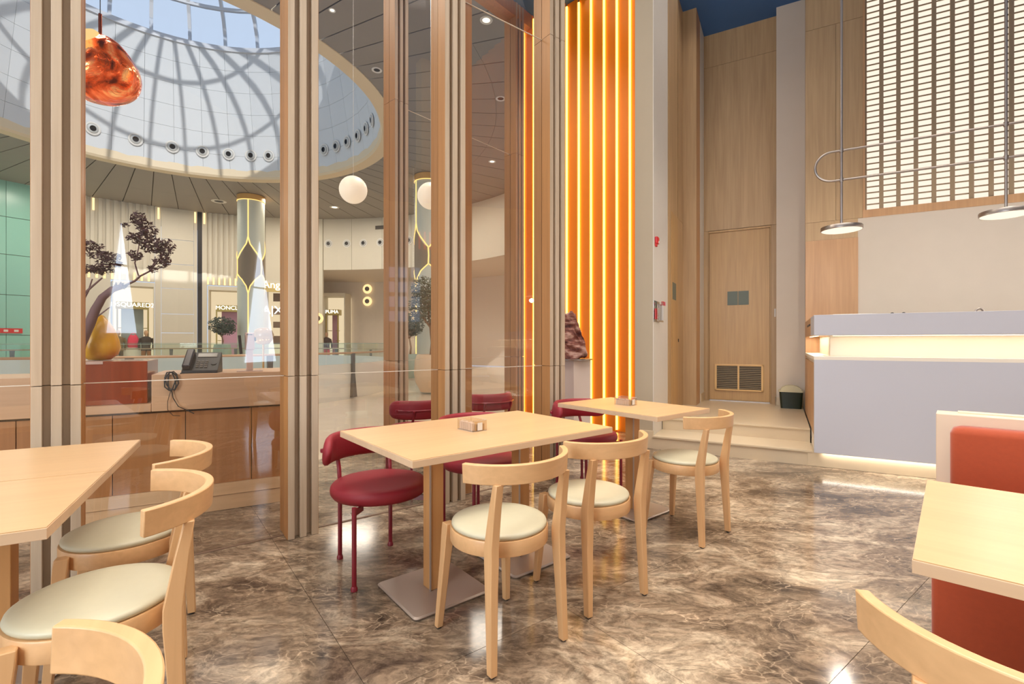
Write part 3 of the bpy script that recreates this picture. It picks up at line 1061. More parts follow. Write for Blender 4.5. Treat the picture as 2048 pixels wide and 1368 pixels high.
def make_red_chair():
    """faces -Y (back towards +Y)"""
    t = thing('upholstered_chair', '', 'chair')
    seat = [(0.0, 0.385), (0.215, 0.385), (0.238, 0.392), (0.249, 0.408), (0.2515, 0.425), (0.248, 0.443), (0.236, 0.455),
            (0.20, 0.462), (0.0, 0.464)]
    MB().lathe(seat, 56, cap=False).build('seat', M_RED, t, smooth=60)
    MB().lathe([(0.0, 0.372), (0.17, 0.372), (0.17, 0.384), (0.0, 0.384)], 32, cap=False).build('seat_plate', M_REDTUBE, t, smooth=30)
    secs = []
    K = 36
    for i in range(K + 1):
        q = -1 + 2 * i / K
        a = R(90 - 86 * q)
        e = (1 - abs(q) ** 9) ** 0.5 if abs(q) < 1 else 0.0
        e = max(e, 0.10)
        ring = []
        for k in range(14):
            th = 2 * PI * k / 14
            ct_, st_ = math.cos(th), math.sin(th)
            dx = 0.026 * e ** 0.5 * (abs(ct_) ** 0.75) * (1 if ct_ >= 0 else -1)
            dz = 0.080 * e * (abs(st_) ** 0.75) * (1 if st_ >= 0 else -1)
            rad = 0.262 + dx - dz * 0.10
            ring.append((rad * math.cos(a), rad * math.sin(a) + 0.0, 0.625 + dz))
        secs.append(ring)
    MB().loft(secs).build('backrest', M_RED, t, smooth=70)
    rod = [(0.294 * math.cos(R(a)), 0.294 * math.sin(R(a)), 0.622) for a in range(30, 151, 6)]
    MB().tube(rod, 0.008, 10).build('back_rod', M_REDTUBE, t, smooth=60)
    for sx in (-1, 1):
        for a in (30 if sx > 0 else 150,):
            MB().lathe([(0.0, -0.012), (0.012, -0.010), (0.014, 0), (0.012, 0.010), (0.0, 0.012)], 12, cap=False).xf(
                Matrix.Translation((0.293 * math.cos(R(a)), 0.296 * math.sin(R(a)), 0.622))).build('knob', M_REDTUBE, t, smooth=60)
    # seen from the seat centre: front legs wide at -Y, rear legs closer at +Y
    for sx in (-1, 1):
        l = MB().tube([(sx * 0.203, -0.192, 0.010), (sx * 0.203, -0.192, 0.400)], 0.0115, 14).build('leg', M_REDTUBE, t, smooth=60)
        MB().lathe([(0.0165, 0), (0.0165, 0.012), (0.012, 0.022)], 16, (sx * 0.203, -0.192)).build('foot', M_REDTUBE, l, smooth=40)
        MB().box(0.0, 0.085, -0.006, 0.006, 0.358, 0.386).xf(
            Matrix.Translation((sx * 0.203, -0.192, 0)) @ Matrix.Rotation(math.atan2(0.192, -sx * 0.203), 4, 'Z')).build('bracket', M_REDTUBE, l)
    for sx in (-1, 1):
        l = MB().tube([(sx * 0.147, 0.200, 0.010), (sx * 0.147, 0.200, 0.40), (sx * 0.148, 0.214, 0.50), (sx * 0.150, 0.256, 0.60),
                       (sx * 0.150, 0.262, 0.622)], 0.0115, 14).build('leg', M_REDTUBE, t, smooth=60)
        MB().lathe([(0.0165, 0), (0.0165, 0.012), (0.012, 0.022)], 16, (sx * 0.147, 0.200)).build('foot', M_REDTUBE, l, smooth=40)
    return t


red0 = make_red_chair()
for i, (x, y, dr, lb) in enumerate((
        (-0.715, 2.605, 0, 'wine red round chair at the left end of the long table'),
        (-0.210, 3.170, 6, 'wine red round chair behind the middle of the long table'),
        (0.618, 4.000, 0, 'wine red round chair behind the small table by the orange wall'),
        (-0.85, 4.32, 180, 'wine red chair beyond the glass, cut off by the middle front pillar at its right'),
        (-0.285, 4.83, 180, 'wine red chair beyond the glass, its backrest over the long table at the sachet box'))):
    c = red0 if i == 0 else copy_tree(red0)
    c.location = (x, y, 0)
    c.rotation_euler = (0, 0, FA + R(dr))
    c['label'] = lb
    c['group'] = 'wine red upholstered chairs by the glass'


def make_table(name, label, x, y, rot, wx, wy, posts, group=None):
    t = thing(name, label, 'table', (x, y, 0), rot, group)
    MB().box(-wx / 2 + 0.0015, wx / 2 - 0.0015, -wy / 2 + 0.0015, wy / 2 - 0.0015, 0.7465, 0.75).build('tabletop', M_TOP, t)
    MB().box(-wx / 2, wx / 2, -wy / 2, wy / 2, 0.720, 0.7475).build('edge_band', M_EDGE, t, bevel=0.001)
    for px, py in posts:
        MB().box(px - 0.036, px + 0.036, py - 0.036, py + 0.036, 0.016, 0.720).build('post', M_POST, t, bevel=0.003)
        MB().box(px - 0.041, px - 0.0335, py - 0.041, py - 0.0335, 0.016, 0.720).build('corner_strip', M_STEELP, t, bevel=0.001)
        pl = MB().loft([rsec(0.2, 0.2, 0.002, 0.02), rsec(0.204, 0.204, 0.010, 0.022), rsec(0.196, 0.196, 0.016, 0.02)]).xf(
            Matrix.Translation((px, py, 0))).build('base_plate', M_STEELP, t, smooth=25)
    return t


def rotd(x, y):
    return math.atan2(y, x)


A1 = R(38.7)
tl = make_table('dining_table', 'long pale oak table between red and wooden chairs', -0.169, 2.501, A1, 1.165, 0.79,
                [(-0.263, 0.012), (0.304, 0.033)])
make_table('dining_table', 'small pale oak table near the orange wall and the steps', 0.84, 3.42, A1, 0.60, 0.855,
           [(0.047, 0.020)])
A2 = R(29.0)
make_table('dining_table', 'pale oak table at left, farther half of the joined pair', -1.9145, 1.765, A2, 0.8, 0.622,
           [(0.03, 0.02)])
make_table('dining_table', 'pale oak table at left, nearer half of the joined pair', -1.6215, 1.2350, A2, 0.8, 0.582,
           [(0.03, 0.0)])
make_table('dining_table', 'pale oak table at right in front of the orange bench', 1.352, 1.055, R(-42.4), 0.70, 0.78,
           [(0.05, 0.0)])

# ------------------------------------------------------------------ sachet boxes
M_BROWNB = mat('brown_sachets', (196, 150, 92), 0.6)
M_PINKB = mat('pale_sachets', (236, 214, 200), 0.6)


def sachet_box(x, y, rot, label, back_white):
    t = thing('sachet_box', label, 'holder', (x, y, 0.7503), rot, 'acrylic sachet boxes')
    L_, W_, H_ = 0.132, 0.088, 0.055
    for bx in ((-L_ / 2, L_ / 2, -W_ / 2, -W_ / 2 + 0.003), (-L_ / 2, L_ / 2, W_ / 2 - 0.003, W_ / 2),
               (-L_ / 2, -L_ / 2 + 0.003, -W_ / 2, W_ / 2), (L_ / 2 - 0.003, L_ / 2, -W_ / 2, W_ / 2)):
        MB().box(bx[0], bx[1], bx[2], bx[3], 0.001, H_).build('wall', M_ACRYL, t)
    M_RIM = mat('acrylic_rim', (236, 220, 200), 0.2)
    rim = MB()
    for z0, z1 in ((0.0, 0.0015), (H_ - 0.0015, H_)):
        for bx in ((-L_ / 2, L_ / 2, -W_ / 2, -W_ / 2 + 0.003), (-L_ / 2, L_ / 2, W_ / 2 - 0.003, W_ / 2),
                   (-L_ / 2, -L_ / 2 + 0.003, -W_ / 2, W_ / 2), (L_ / 2 - 0.003, L_ / 2, -W_ / 2, W_ / 2)):
            rim.box(bx[0], bx[1], bx[2], bx[3], z0, z1)
    rim.build('rim', M_RIM, t)
    for k in range(12):
        a = -0.058 + k * 0.0097
        brown = k < 8 if back_white else True
        MB().box(a, a + 0.0080, -0.034, 0.020 - 0.001 * (k % 3), 0.003, 0.036 + 0.001 * (k % 2)).build(
            'sachet', M_BROWNB if brown else M_PINKB, t)
    for k in range(6):
        a = -0.05 + k * 0.018
        MB().box(a, a + 0.016, 0.022, 0.038, 0.003, 0.043 + 0.002 * (k % 2)).build('sachet', M_PINKB, t)
    MB().box(-L_ / 2 - 0.0015, -L_ / 2 - 0.0002, -0.014, 0.016, 0.006, 0.044).build('blank_label', M_WHITE, t)
    return t


bd = math.atan2(0.098, -0.089)
# long side runs from the near corner towards upper left, label faces right
sachet_box(-0.205, 2.478, bd, 'clear acrylic box of brown sachets on the long table', False)
sachet_box(0.815, 3.465, bd, 'clear acrylic box of sachets on the small table', True)

# ------------------------------------------------------------------ banquette
BA = math.atan2(-0.68, 0.73)
bq = thing('banquette', 'orange velvet bench with beige back frame at right', 'bench', (0, 0, 0), BA)
MB().box(-0.08, 2.6, 2.706, 2.83, 0.002, 0.90).build('back_frame', M_BENCH, bq, bevel=0.003)
def cushion(x0, x1, y0, y1, z0, z1, rad=0.03):
    secs = []
    hx, hy = (x1 - x0) / 2, (y1 - y0) / 2
    for dz, ins in ((0, rad), (rad * 0.3, rad * 0.35), (rad, 0)):
        secs.append([(p[0], p[1], z0 + dz) for p in rsec(hx - ins, hy - ins, 0, rad * 0.9)])
    for dz, ins in ((rad, 0), (rad * 0.3, rad * 0.35), (0, rad)):
        secs.append([(p[0], p[1], z1 - dz) for p in rsec(hx - ins, hy - ins, 0, rad * 0.9)])
    return MB().loft(secs).xf(Matrix.Translation(((x0 + x1) / 2, (y0 + y1) / 2, 0)))
cushion(-0.035, 2.6, 2.60, 2.704, 0.46, 0.862, 0.028).build('back_cushion', M_ORANGEV, bq, smooth=60)
cushion(-0.075, 2.6, 2.13, 2.700, 0.06, 0.458, 0.022).build('seat_cushion', M_ORANGEV, bq, smooth=60)
MB().box(-0.05, 2.6, 2.17, 2.68, 0.002, 0.06).build('toe_kick', M_DARK, bq)
tr2 = thing('menu_card', 'thin card lying on the bench back frame at the right edge', 'card', (1.977, 1.994, 0.9005), BA)
MB().box(-0.10, 0.2, -0.03, 0.03, 0, 0.004).build('card_sheet', M_BENCH, tr2)

# ================================================================== HOST DESK AND LOBBY THINGS
DA = math.atan2(0.480, 0.877)
dk = thing('host_desk', 'long oak host desk with raised top outside the glass', 'desk', (-2.18, 3.39, 0), DA)
M_DESKF = wood('desk_fascia_oak', (206, 166, 128), 'X', 0.08, 0.4)
M_DESKP = wood('desk_panel_oak', (172, 118, 70), 'Z', 0.12, 0.4)
M_DESKL = wood('desk_plinth_oak', (220, 182, 138), 'X', 0.08, 0.4)
MB().box(-0.281, 0.66, -0.02, 0.55, 0.733, 0.980).build('raised_top', M_DESKF, dk, bevel=0.002)
MB().box(-0.83, -0.283, -0.02, 0.55, 0.733, 0.786).build('worktop', M_DESKF, dk, bevel=0.002)
MB().box(-2.2, -0.832, -0.02, 0.55, 0.733, 0.980).build('raised_top', M_DESKF, dk, bevel=0.002)
sm = [-2.2, -1.55, -0.95, -0.490, -0.093, 0.309, 0.655]
for k in range(len(sm) - 1):
    MB().box(sm[k] + 0.0025, sm[k + 1] - 0.0025, 0.0, 0.02, 0.195, 0.718).build('panel', M_DESKP, dk)
MB().box(-2.19, 0.65, 0.02, 0.53, 0.05, 0.733).build('carcass', M_DARK, dk)
MB().box(-2.2, 0.66, -0.012, 0.54, 0.110, 0.193).build('plinth', M_DESKL, dk)
MB().box(-2.2, 0.66, -0.005, 0.54, 0.002, 0.106).build('plinth', M_DESKL, dk)


def D(s, c):
    return (-2.18 + s * math.cos(DA) - c * math.sin(DA), 3.39 + s * math.sin(DA) + c * math.cos(DA))


# telephone
ph = thing('telephone', 'black desk telephone on the host desk', 'telephone', (*D(0.00, 0.10), 0.9805), DA + R(-8))
MB().add([(-0.11, -0.09, 0), (0.11, -0.09, 0), (0.11, 0.09, 0), (-0.11, 0.09, 0), (-0.11, -0.085, 0.02), (0.11, -0.085, 0.02),
          (0.11, 0.075, 0.145), (-0.11, 0.075, 0.145)],
         [(3, 2, 1, 0), (4, 5, 6, 7), (0, 1, 5, 4), (1, 2, 6, 5), (2, 3, 7, 6), (3, 0, 4, 7)]).build('phone_base', M_BLACK, ph, bevel=0.004)
sl = math.atan2(0.125, 0.16)
Mf = Matrix.Translation((0, -0.085, 0.02)) @ Matrix.Rotation(sl, 4, 'X')
hs = MB().box(-0.105, -0.055, 0.005, 0.195, 0.012, 0.040).box(-0.105, -0.055, 0.005, 0.05, 0.0, 0.03).box(-0.105, -0.055, 0.15, 0.195, 0.0, 0.03)
hs.xf(Mf).build('handset', mat('black_gloss_plastic', (32, 31, 38), 0.25), ph, bevel=0.008)
M_KEY = mat('grey_keys', (96, 88, 78), 0.5)
for i in range(4):
    for j in range(3):
        MB().box(-0.03 + j * 0.026, -0.012 + j * 0.026, 0.03 + i * 0.020, 0.042 + i * 0.020, 0.0, 0.004).xf(Mf).build('key', M_KEY, ph)
MB().box(-0.035, 0.085, 0.145, 0.185, 0.0, 0.004).xf(Mf).build('display', mat('phone_display', (110, 104, 92), 0.2), ph)
MB().lathe([(0.018, 0), (0.018, 0.004)], 16, (0.075, 0.075)).xf(Mf).build('round_key', M_BLACK, ph)
cable = thing('telephone_cable', 'black cable bundle hanging down the front of the host desk', 'cable', (*D(-0.17, -0.035), 0.70), DA)
loops = []
for k in range(26):
    a = k / 25 * 2 * PI * 3
    loops.append((0.012 * math.sin(a * 1.3) + 0.03 * math.cos(a), 0.004 * math.sin(a), 0.235 + 0.065 * math.sin(a)))
MB().tube([(0.05, 0.05, 0.285)] + loops, 0.0042, 8).build('coil', M_BLACK, cable, smooth=60)
MB().tube([(0.0, 0.0, 0.18), (-0.02, 0, 0.10), (-0.02, 0, 0.04), (0.01, 0, 0.0), (0.05, 0, -0.005)], 0.0022, 6).build('cord', M_BLACK, cable, smooth=60)
MB().tube([(0.0, 0.0, 0.18), (0.01, 0, 0.12), (0.04, 0, 0.06), (0.09, 0, 0.03), (0.13, 0, 0.005)], 0.0034, 6).build('cord', M_BLACK, cable, smooth=60)

# tablet stand
ts_ = thing('tablet_stand', 'beige metal stand holding a black tablet on the host desk', 'stand', (*D(0.30, 0.11), 0.9805), DA)
M_PINKM = mat('rose_beige_metal', (206, 176, 160), 0.35, 0.3)
MB().loft([rsec(0.085, 0.07, 0, 0.015), rsec(0.085, 0.07, 0.006, 0.015)]).build('foot_plate', M_PINKM, ts_, smooth=30)
MB().box(-0.024, 0.020, -0.012, 0.012, 0.006, 0.20).build('post', M_PINKM, ts_, bevel=0.003)
MB().box(-0.034, 0.030, -0.018, 0.012, 0.16, 0.29).build('head', M_PINKM, ts_, bevel=0.006)
MB().box(-0.020, 0.016, -0.0195, -0.018, 0.272, 0.278).build('slot', M_BLACK, ts_)
MB().box(-0.056, -0.036, -0.05, 0.05, 0.135, 0.275).xf(Matrix.Rotation(R(-5), 4, 'Y')).build('tablet', M_BLACK, ts_, bevel=0.004)
MB().box(0.030, 0.040, -0.02, 0.01, 0.225, 0.255).build('clip', M_BLACK, ts_)

# round amber lamp on thin pole beyond the desk
rl = thing('round_pole_lamp', 'round translucent amber lamp on a thin pole behind the desk', 'lamp', (-3.09, 6.0, 0), 0)
M_AMB2 = mat('pale_amber_glass', (236, 200, 150), 0.2, trans=0.5)
MB().lathe([(0.0, 1.165), (0.07, 1.18), (0.112, 1.235), (0.12, 1.29), (0.10, 1.345), (0.06, 1.375), (0.0, 1.38)], 28, cap=False).build('shade', M_AMB2, rl, smooth=60)
MB().tube([(0, 0, 0.02), (0, 0, 1.17)], 0.012).build('pole', mat('brass', (200, 160, 100), 0.3, 0.8), rl, smooth=60)
MB().lathe([(0.13, -0.03), (0.13, 0.02), (0.0, 0.022)], 28).build('base', M_STEELP, rl, smooth=30)

# planter box with gnarled tree and amber vase
px_, py_ = D(-0.545, 0.27)
pb = thing('planter_box', 'reddish brown polished wood planter box on the host desk', 'planter', (px_, py_, 0.787), DA)
M_RUST = wood('rust_red_wood', (150, 62, 28), 'Z', 0.25, 0.2, 1.0, 0.5)
MB().box(-0.26, 0.235, -0.24, 0.20, 0.0, 0.285).build('planter_body', M_RUST, pb, bevel=0.004)
MB().box(-0.262, 0.0, -0.243, 0.202, 0.268, 0.287).build('rim', M_PINKM, pb)
amb = bpy.data.materials.new('amber_glass')
nt, N, L, bs = nodes_of(amb)
bs.inputs['Base Color'].default_value = (*lin((238, 180, 40)), 1)
bs.inputs['Roughness'].default_value = 0.25
bs.inputs['Transmission Weight'].default_value = 0.12
av = thing('amber_vase', 'drop shaped amber glass vase on the planter box', 'vase', (*D(-0.60, 0.22), 1.075), 0)
MB().lathe([(0.0, 0.0), (0.06, 0.004), (0.10, 0.04), (0.113, 0.085), (0.105, 0.14), (0.085, 0.20), (0.055, 0.26), (0.022, 0.305), (0.0, 0.315)], 36, cap=False).build('vase_body', amb, av, smooth=60)

random.seed(7)
M_BARK = mat('grey_purple_bark', (112, 84, 84), 0.8, noise=0.2, nscale=20)
M_DRYLEAF = mat('dark_purple_foliage', (84, 58, 62), 0.8, noise=0.25, nscale=12)
tx, ty = D(-0.66, 0.02)
tr_ = thing('gnarled_tree', 'gnarled small tree with dark purple foliage above the host desk', 'tree', (tx, ty, 1.07), DA)
dpt = 3.15
def TP(px, py, off=0.0):
    """point of the little tree measured across (m right of trunk) and up, in its own frame"""
    return Vector((px, off, py))
MB().tube([TP(-0.02, 0.0), TP(0.0, 0.12, 0.02), TP(0.045, 0.25, 0.03), TP(0.075, 0.34, 0.02), TP(0.115, 0.42), TP(0.165, 0.475), TP(0.22, 0.50)], 0.035, 10, 0.017).build('trunk', M_BARK, tr_, smooth=60)
MB().tube([TP(0.02, 0.16, 0.03), TP(0.0, 0.28, 0.05), TP(0.005, 0.42, 0.05), TP(0.0, 0.58, 0.04), TP(0.005, 0.72, 0.04)], 0.020, 8, 0.011).build('branch', M_BARK, tr_, smooth=60)
for pts_, r0 in (([(0.05, 0.26), (0.09, 0.30), (0.15, 0.36)], 0.006), ([(0.0, 0.42), (0.05, 0.48), (0.11, 0.55)], 0.008),
                 ([(0.0, 0.36), (0.04, 0.46), (0.06, 0.54)], 0.006), ([(0.0, 0.38), (-0.06, 0.42), (-0.1, 0.47)], 0.006),
                 ([(0.0, 0.27), (-0.06, 0.29), (-0.10, 0.30)], 0.006), ([(0.0, 0.46), (-0.05, 0.52)], 0.006),
                 ([(0.005, 0.55), (0.05, 0.60), (0.09, 0.65)], 0.005),
                 ([(0.22, 0.50), (0.28, 0.54), (0.31, 0.575), (0.36, 0.61), (0.40, 0.70)], 0.008),
                 ([(0.30, 0.575), (0.28, 0.66), (0.30, 0.76), (0.31, 0.84)], 0.005), ([(0.36, 0.61), (0.43, 0.72), (0.45, 0.78)], 0.005)):
    MB().tube([TP(a, z, 0.02) for a, z in pts_], r0, 6, r0 * 0.6).build('branch', M_BARK, tr_, smooth=60)


def leaf_clump(parent, blobs, nl, size, material, name='foliage', seed=1):
    rnd = random.Random(seed)
    mb = MB()
    for (x, y, z, rx, ry, rz) in blobs:
        k = int(nl * rx * rz / 0.01)
        for _ in range(max(12, k)):
            while True:
                p = Vector((rnd.uniform(-1, 1), rnd.uniform(-1, 1), rnd.uniform(-1, 1)))
                if p.length < 1:
                    break
            c_ = Vector((x + p.x * rx, y + p.y * ry, z + p.z * rz))
            d1_ = Vector((rnd.uniform(-1, 1), rnd.uniform(-1, 1), rnd.uniform(-0.6, 0.6))).normalized()
            d2_ = d1_.orthogonal().normalized()
            s_ = size * rnd.uniform(0.6, 1.3)
            mb.add([c_ - d1_ * s_, c_ + d2_ * s_ * 0.45, c_ + d1_ * s_, c_ - d2_ * s_ * 0.45], [(0, 1, 2, 3)])
    o_ = mb.build(name, material, parent)
    o_['kind'] = 'stuff'
    return o_


leaf_clump(tr_, [(0.02, 0.02, 0.755, 0.10, 0.08, 0.035), (-0.04, 0.02, 0.77, 0.06, 0.06, 0.025)], 900, 0.012, M_DRYLEAF, seed=3)
leaf_clump(tr_, [(0.12, 0.02, 0.695, 0.10, 0.08, 0.03), (0.15, 0.02, 0.65, 0.07, 0.06, 0.03)], 900, 0.012, M_DRYLEAF, seed=4)
leaf_clump(tr_, [(0.02, 0.02, 0.605, 0.11, 0.08, 0.025), (0.10, 0.03, 0.60, 0.07, 0.06, 0.03), (-0.05, 0.02, 0.59, 0.06, 0.06, 0.03),
                 (0.21, 0.0, 0.50, 0.035, 0.03, 0.02)], 900, 0.012, M_DRYLEAF, seed=5)
leaf_clump(tr_, [(0.30, 0.02, 0.96, 0.045, 0.05, 0.055), (0.35, 0.02, 0.89, 0.06, 0.05, 0.055), (0.29, 0.02, 0.83, 0.06, 0.05, 0.04),
                 (0.37, 0.02, 0.79, 0.07, 0.05, 0.06), (0.45, 0.02, 0.78, 0.06, 0.05, 0.06), (0.43, 0.02, 0.69, 0.05, 0.05, 0.05),
                 (0.28, 0.02, 0.71, 0.04, 0.05, 0.035), (0.38, 0.02, 0.63, 0.035, 0.04, 0.025), (0.23, 0.02, 0.91, 0.02, 0.03, 0.015)],
           520, 0.015, M_DRYLEAF, seed=6)

# copper blown pendant
M_COP = bpy.data.materials.new('mirrored_copper_glass')
nt, N, L, bs = nodes_of(M_COP)
tc = N.new('ShaderNodeTexCoord')
n1 = N.new('ShaderNodeTexNoise')
n1.inputs['Scale'].default_value = 3.4
n1.inputs['Detail'].default_value = 4
n1.inputs['Distortion'].default_value = 2.5
L.new(tc.outputs['Object'], n1.inputs['Vector'])
cr = N.new('ShaderNodeValToRGB')
el = cr.color_ramp.elements
el[0].position = 0.34
el[0].color = (*lin((96, 40, 28)), 1)
el[1].position = 0.64
el[1].color = (*lin((250, 186, 120)), 1)
x_ = el.new(0.46)
x_.color = (*lin((216, 84, 34)), 1)
x_ = el.new(0.54)
x_.color = (*lin((246, 120, 70)), 1)
L.new(n1.outputs['Fac'], cr.inputs[0])
L.new(cr.outputs[0], bs.inputs['Base Color'])
L.new(cr.outputs[0], bs.inputs['Emission Color'])
bs.inputs['Emission Strength'].default_value = 0.35
bs.inputs['Metallic'].default_value = 0.85
bs.inputs['Roughness'].default_value = 0.10
bp = N.new('ShaderNodeBump')
bp.inputs['Strength'].default_value = 0.7
bp.inputs['Distance'].default_value = 0.03
L.new(n1.outputs['Fac'], bp.inputs['Height'])
L.new(bp.outputs[0], bs.inputs['Normal'])
cpn = thing('copper_pendant', 'blown copper glass pendant lamp glowing over the host desk', 'lamp', (-3.24, 3.80, 3.08), 0)
bm = bmesh.new()
bmesh.ops.create_icosphere(bm, subdivisions=5, radius=1.0)
for v in bm.verts:
    p = v.co.copy()
    rad = 0.265 * (1 + 0.07 * mnoise.noise(p * 1.3 + Vector((5, 2, 1))))
    zz = p.z
    k = 1.0 - 0.16 * max(0, zz) - 0.02 * max(0, -zz)
    v.co = Vector((p.x * rad * k, p.y * rad * k, (p.z - 0.12 * (1 - p.z ** 2)) * 0.262 * (1 + 0.03 * mnoise.noise(p * 2)) + 0.27))
me = bpy.data.meshes.new('shade')
bm.to_mesh(me)
bm.free()
me.materials.append(M_COP)
me.polygons.foreach_set('use_smooth', [True] * len(me.polygons))
o = bpy.data.objects.new('shade', me)
COL.objects.link(o)
o.parent = cpn
MB().lathe([(0.0, 0.0), (0.10, 0.0), (0.085, 0.02), (0.0, 0.024)], 32, cap=False).xf(
    Matrix.Translation((0.045, -0.195, 0.405)) @ Matrix.Rotation(R(52), 4, 'X')).build('mouth', emis('warm_bulb_glow', (255, 214, 140), 1.1), cpn, smooth=40)
MB().tube([(0, 0, 0.53), (0, 0, 0.70)], 0.012).build('stem', mat('copper_metal', (170, 90, 60), 0.3, 0.9), cpn, smooth=60)
MB().tube([(0, 0, 0.70), (0, 0, 4.1)], 0.003, 6).build('cord', M_BLACK, cpn)

# pale globes hanging in the mall
M_GLOBE = mat('white_globe_glass', (240, 228, 208), 0.4, emit=(255, 232, 200), estr=0.45)
for gx, gy, gz, rad, lb in ((-2.63, 8.0, 3.72, 0.225, 'pale globe lamp hanging alone before the grey ceiling'),
                            (-1.38, 8.2, 3.68, 0.225, 'pale globe lamp half hidden by the middle pillar')):
    t = thing('globe_lamp', lb, 'lamp', (gx, gy, gz), 0, 'hanging globe lamps')
    MB().lathe([(0.0, -rad)] + [(rad * math.cos(R(a)), rad * math.sin(R(a))) for a in range(-80, 81, 10)] + [(0, rad)], 32, cap=False
               ).build('globe', M_GLOBE, t, smooth=80)
    MB().tube([(0, 0, rad), (0, 0, 7.2 - gz)], 0.0025, 5).build('cord', M_WHITE, t)

# ================================================================== THE MALL ROTUNDA
def P3(rad, ang, z):
    return Vector((CX + rad * math.cos(R(ang)), CY + rad * math.sin(R(ang)), z))


ZM = 7.2
M_CEILP = mat('grey_ceiling_panel', (146, 139, 130), 0.55, noise=0.05, nscale=2)
M_CEILD = mat('ceiling_gap', (84, 78, 70), 0.8)
mc = struct('ceiling', 'grey radial plank ceiling of the mall gallery', (CX, CY, ZM), 0)
MB().add([(6.0 * math.cos(2 * PI * i / 72), 6.0 * math.sin(2 * PI * i / 72), 0.05) for i in range(72)]
         + [(16.0 * math.cos(2 * PI * i / 72), 16.0 * math.sin(2 * PI * i / 72), 0.05) for i in range(72)],
         [(i, (i + 1) % 72, 72 + (i + 1) % 72, 72 + i) for i in range(72)]).build('ceiling_void', M_CEILD, mc)
NPAN = 72
da = 360.0 / NPAN
wedge = {}
for key, (r0, r1) in {'a': (5.86, 8.6), 'b': (8.606, 11.6), 'c': (11.606, 15.5)}.items():
    h0 = R(da / 2)
    g0 = 0.014
    def corner(rad, sgn):
        return (rad * math.cos(h0) , sgn * (rad * math.sin(h0) - g0))
    pr = MB().prism([corner(r0, -1), corner(r1, -1), corner(r1, 1), corner(r0, 1)], 0.0, 0.03)
    o = pr.build('ceiling_panel', M_CEILP, mc)
    wedge[key] = o
    for k in range(1, NPAN):
        ang = k * da
        M_ = Matrix.Rotation(R(ang), 4, 'Z')
        inst(o, mc, M_)
M_RIMM = mat('cream_rim', (226, 206, 172), 0.6)
rim = MB()
secs_o = [(5.86, -0.02), (5.86, 0.14), (5.45, 0.30), (5.45, 0.05), (5.50, -0.02)]
ring = []
for i in range(96):
    a = 2 * PI * i / 96
    ring.append([(rd * math.cos(a), rd * math.sin(a), z) for rd, z in secs_o])
vs = [p for q in ring for p in q]
m_ = len(secs_o)
fs = [(i * m_ + k, ((i + 1) % 96) * m_ + k, ((i + 1) % 96) * m_ + (k + 1) % m_, i * m_ + (k + 1) % m_) for i in range(96) for k in range(m_)]
MB().add(vs, fs).build('opening_rim', M_RIMM, mc, smooth=30)

# ceiling lamps and speakers of the gallery
M_DL = emis('downlight', (255, 238, 206), 3.0)
for k, (x, y, rad, lit, lb) in enumerate((
        (-0.48, 9.0, 0.115, True, 'bright round downlight nearest the outer facade'),
        (-0.28, 11.9, 0.12, False, 'unlit round fitting in the gallery ceiling behind the pillar'),
        (-2.98, 10.65, 0.11, False, 'dark round speaker at the rim of the dome opening'),
        (-12.5, 20.6, 0.28, False, 'round fitting in the far gallery ceiling before the lit column'),
        (-0.66, 16.05, 0.12, True, 'small bright downlight far down the gallery'),
        (-3.25, 8.73, 0.06, True, 'tiny bright downlight left of the dome rim'),
        (-7.9, 21.5, 0.20, True, 'small bright downlight near the far gallery wall'))):
    t = thing('ceiling_fitting', lb, 'ceiling fitting', (x, y, ZM - 0.002), 0, 'gallery ceiling fittings')
    MB().lathe([(rad * 0.62, -0.004), (rad, -0.012), (rad * 1.05, 0.0)], 28, cap=False).build('ring', M_WHITE, t, smooth=40)
    MB().lathe([(0.0, -0.003), (rad * 0.66, -0.003), (rad * 0.66, 0.0), (0, 0)], 28, cap=False).build('lens', M_DL if lit else M_BLACK, t)

# white panelled drum
M_DRUM = mat('white_drum_panel', (214, 216, 216), 0.7, noise=0.02, nscale=3)
M_DRUMJ = mat('drum_joint', (186, 188, 190), 0.8)
dr = struct('wall_drum', 'white panelled drum below the skylight', (CX, CY, 0), 0)
ZB, ZT, RB, RT = 7.25, 11.5, 5.50, 4.78
def drum_r(z):
    return RB + (RT - RB) * (z - ZB) / (ZT - ZB)
bv_ = []
for i in range(72):
    a = 2 * PI * i / 72
    bv_.append((math.cos(a), math.sin(a)))
MB().add([(x * (RB + 0.05), y * (RB + 0.05), ZB) for x, y in bv_] + [(x * (RT + 0.05), y * (RT + 0.05), ZT) for x, y in bv_],
         [(i, (i + 1) % 72, 72 + (i + 1) % 72, 72 + i) for i in range(72)]).build('drum_shell', M_DRUMJ, dr, smooth=30)
NS, NR = 40, 6
for row in range(NR):
    z0 = ZB + (ZT - ZB) * row / NR + 0.004
    z1 = ZB + (ZT - ZB) * (row + 1) / NR - 0.004
    r0, r1 = drum_r(z0), drum_r(z1)
    h = R(360.0 / NS / 2)
    def c4(rad, sg, z, t=0.0):
        return ((rad + t) * math.cos(h), sg * ((rad + t) * math.sin(h) - 0.004), z)
    o = MB().add([c4(r0, -1, z0), c4(r0, 1, z0), c4(r1, 1, z1), c4(r1, -1, z1),
                  c4(r0, -1, z0, 0.03), c4(r0, 1, z0, 0.03), c4(r1, 1, z1, 0.03), c4(r1, -1, z1, 0.03)],
                 [(3, 2, 1, 0), (4, 5, 6, 7), (0, 1, 5, 4), (1, 2, 6, 5), (2, 3, 7, 6), (3, 0, 4, 7)]).build('drum_panel', M_DRUM, dr)
    for k in range(1, NS):
        inst(o, dr, Matrix.Rotation(2 * PI * k / NS, 4, 'Z'))

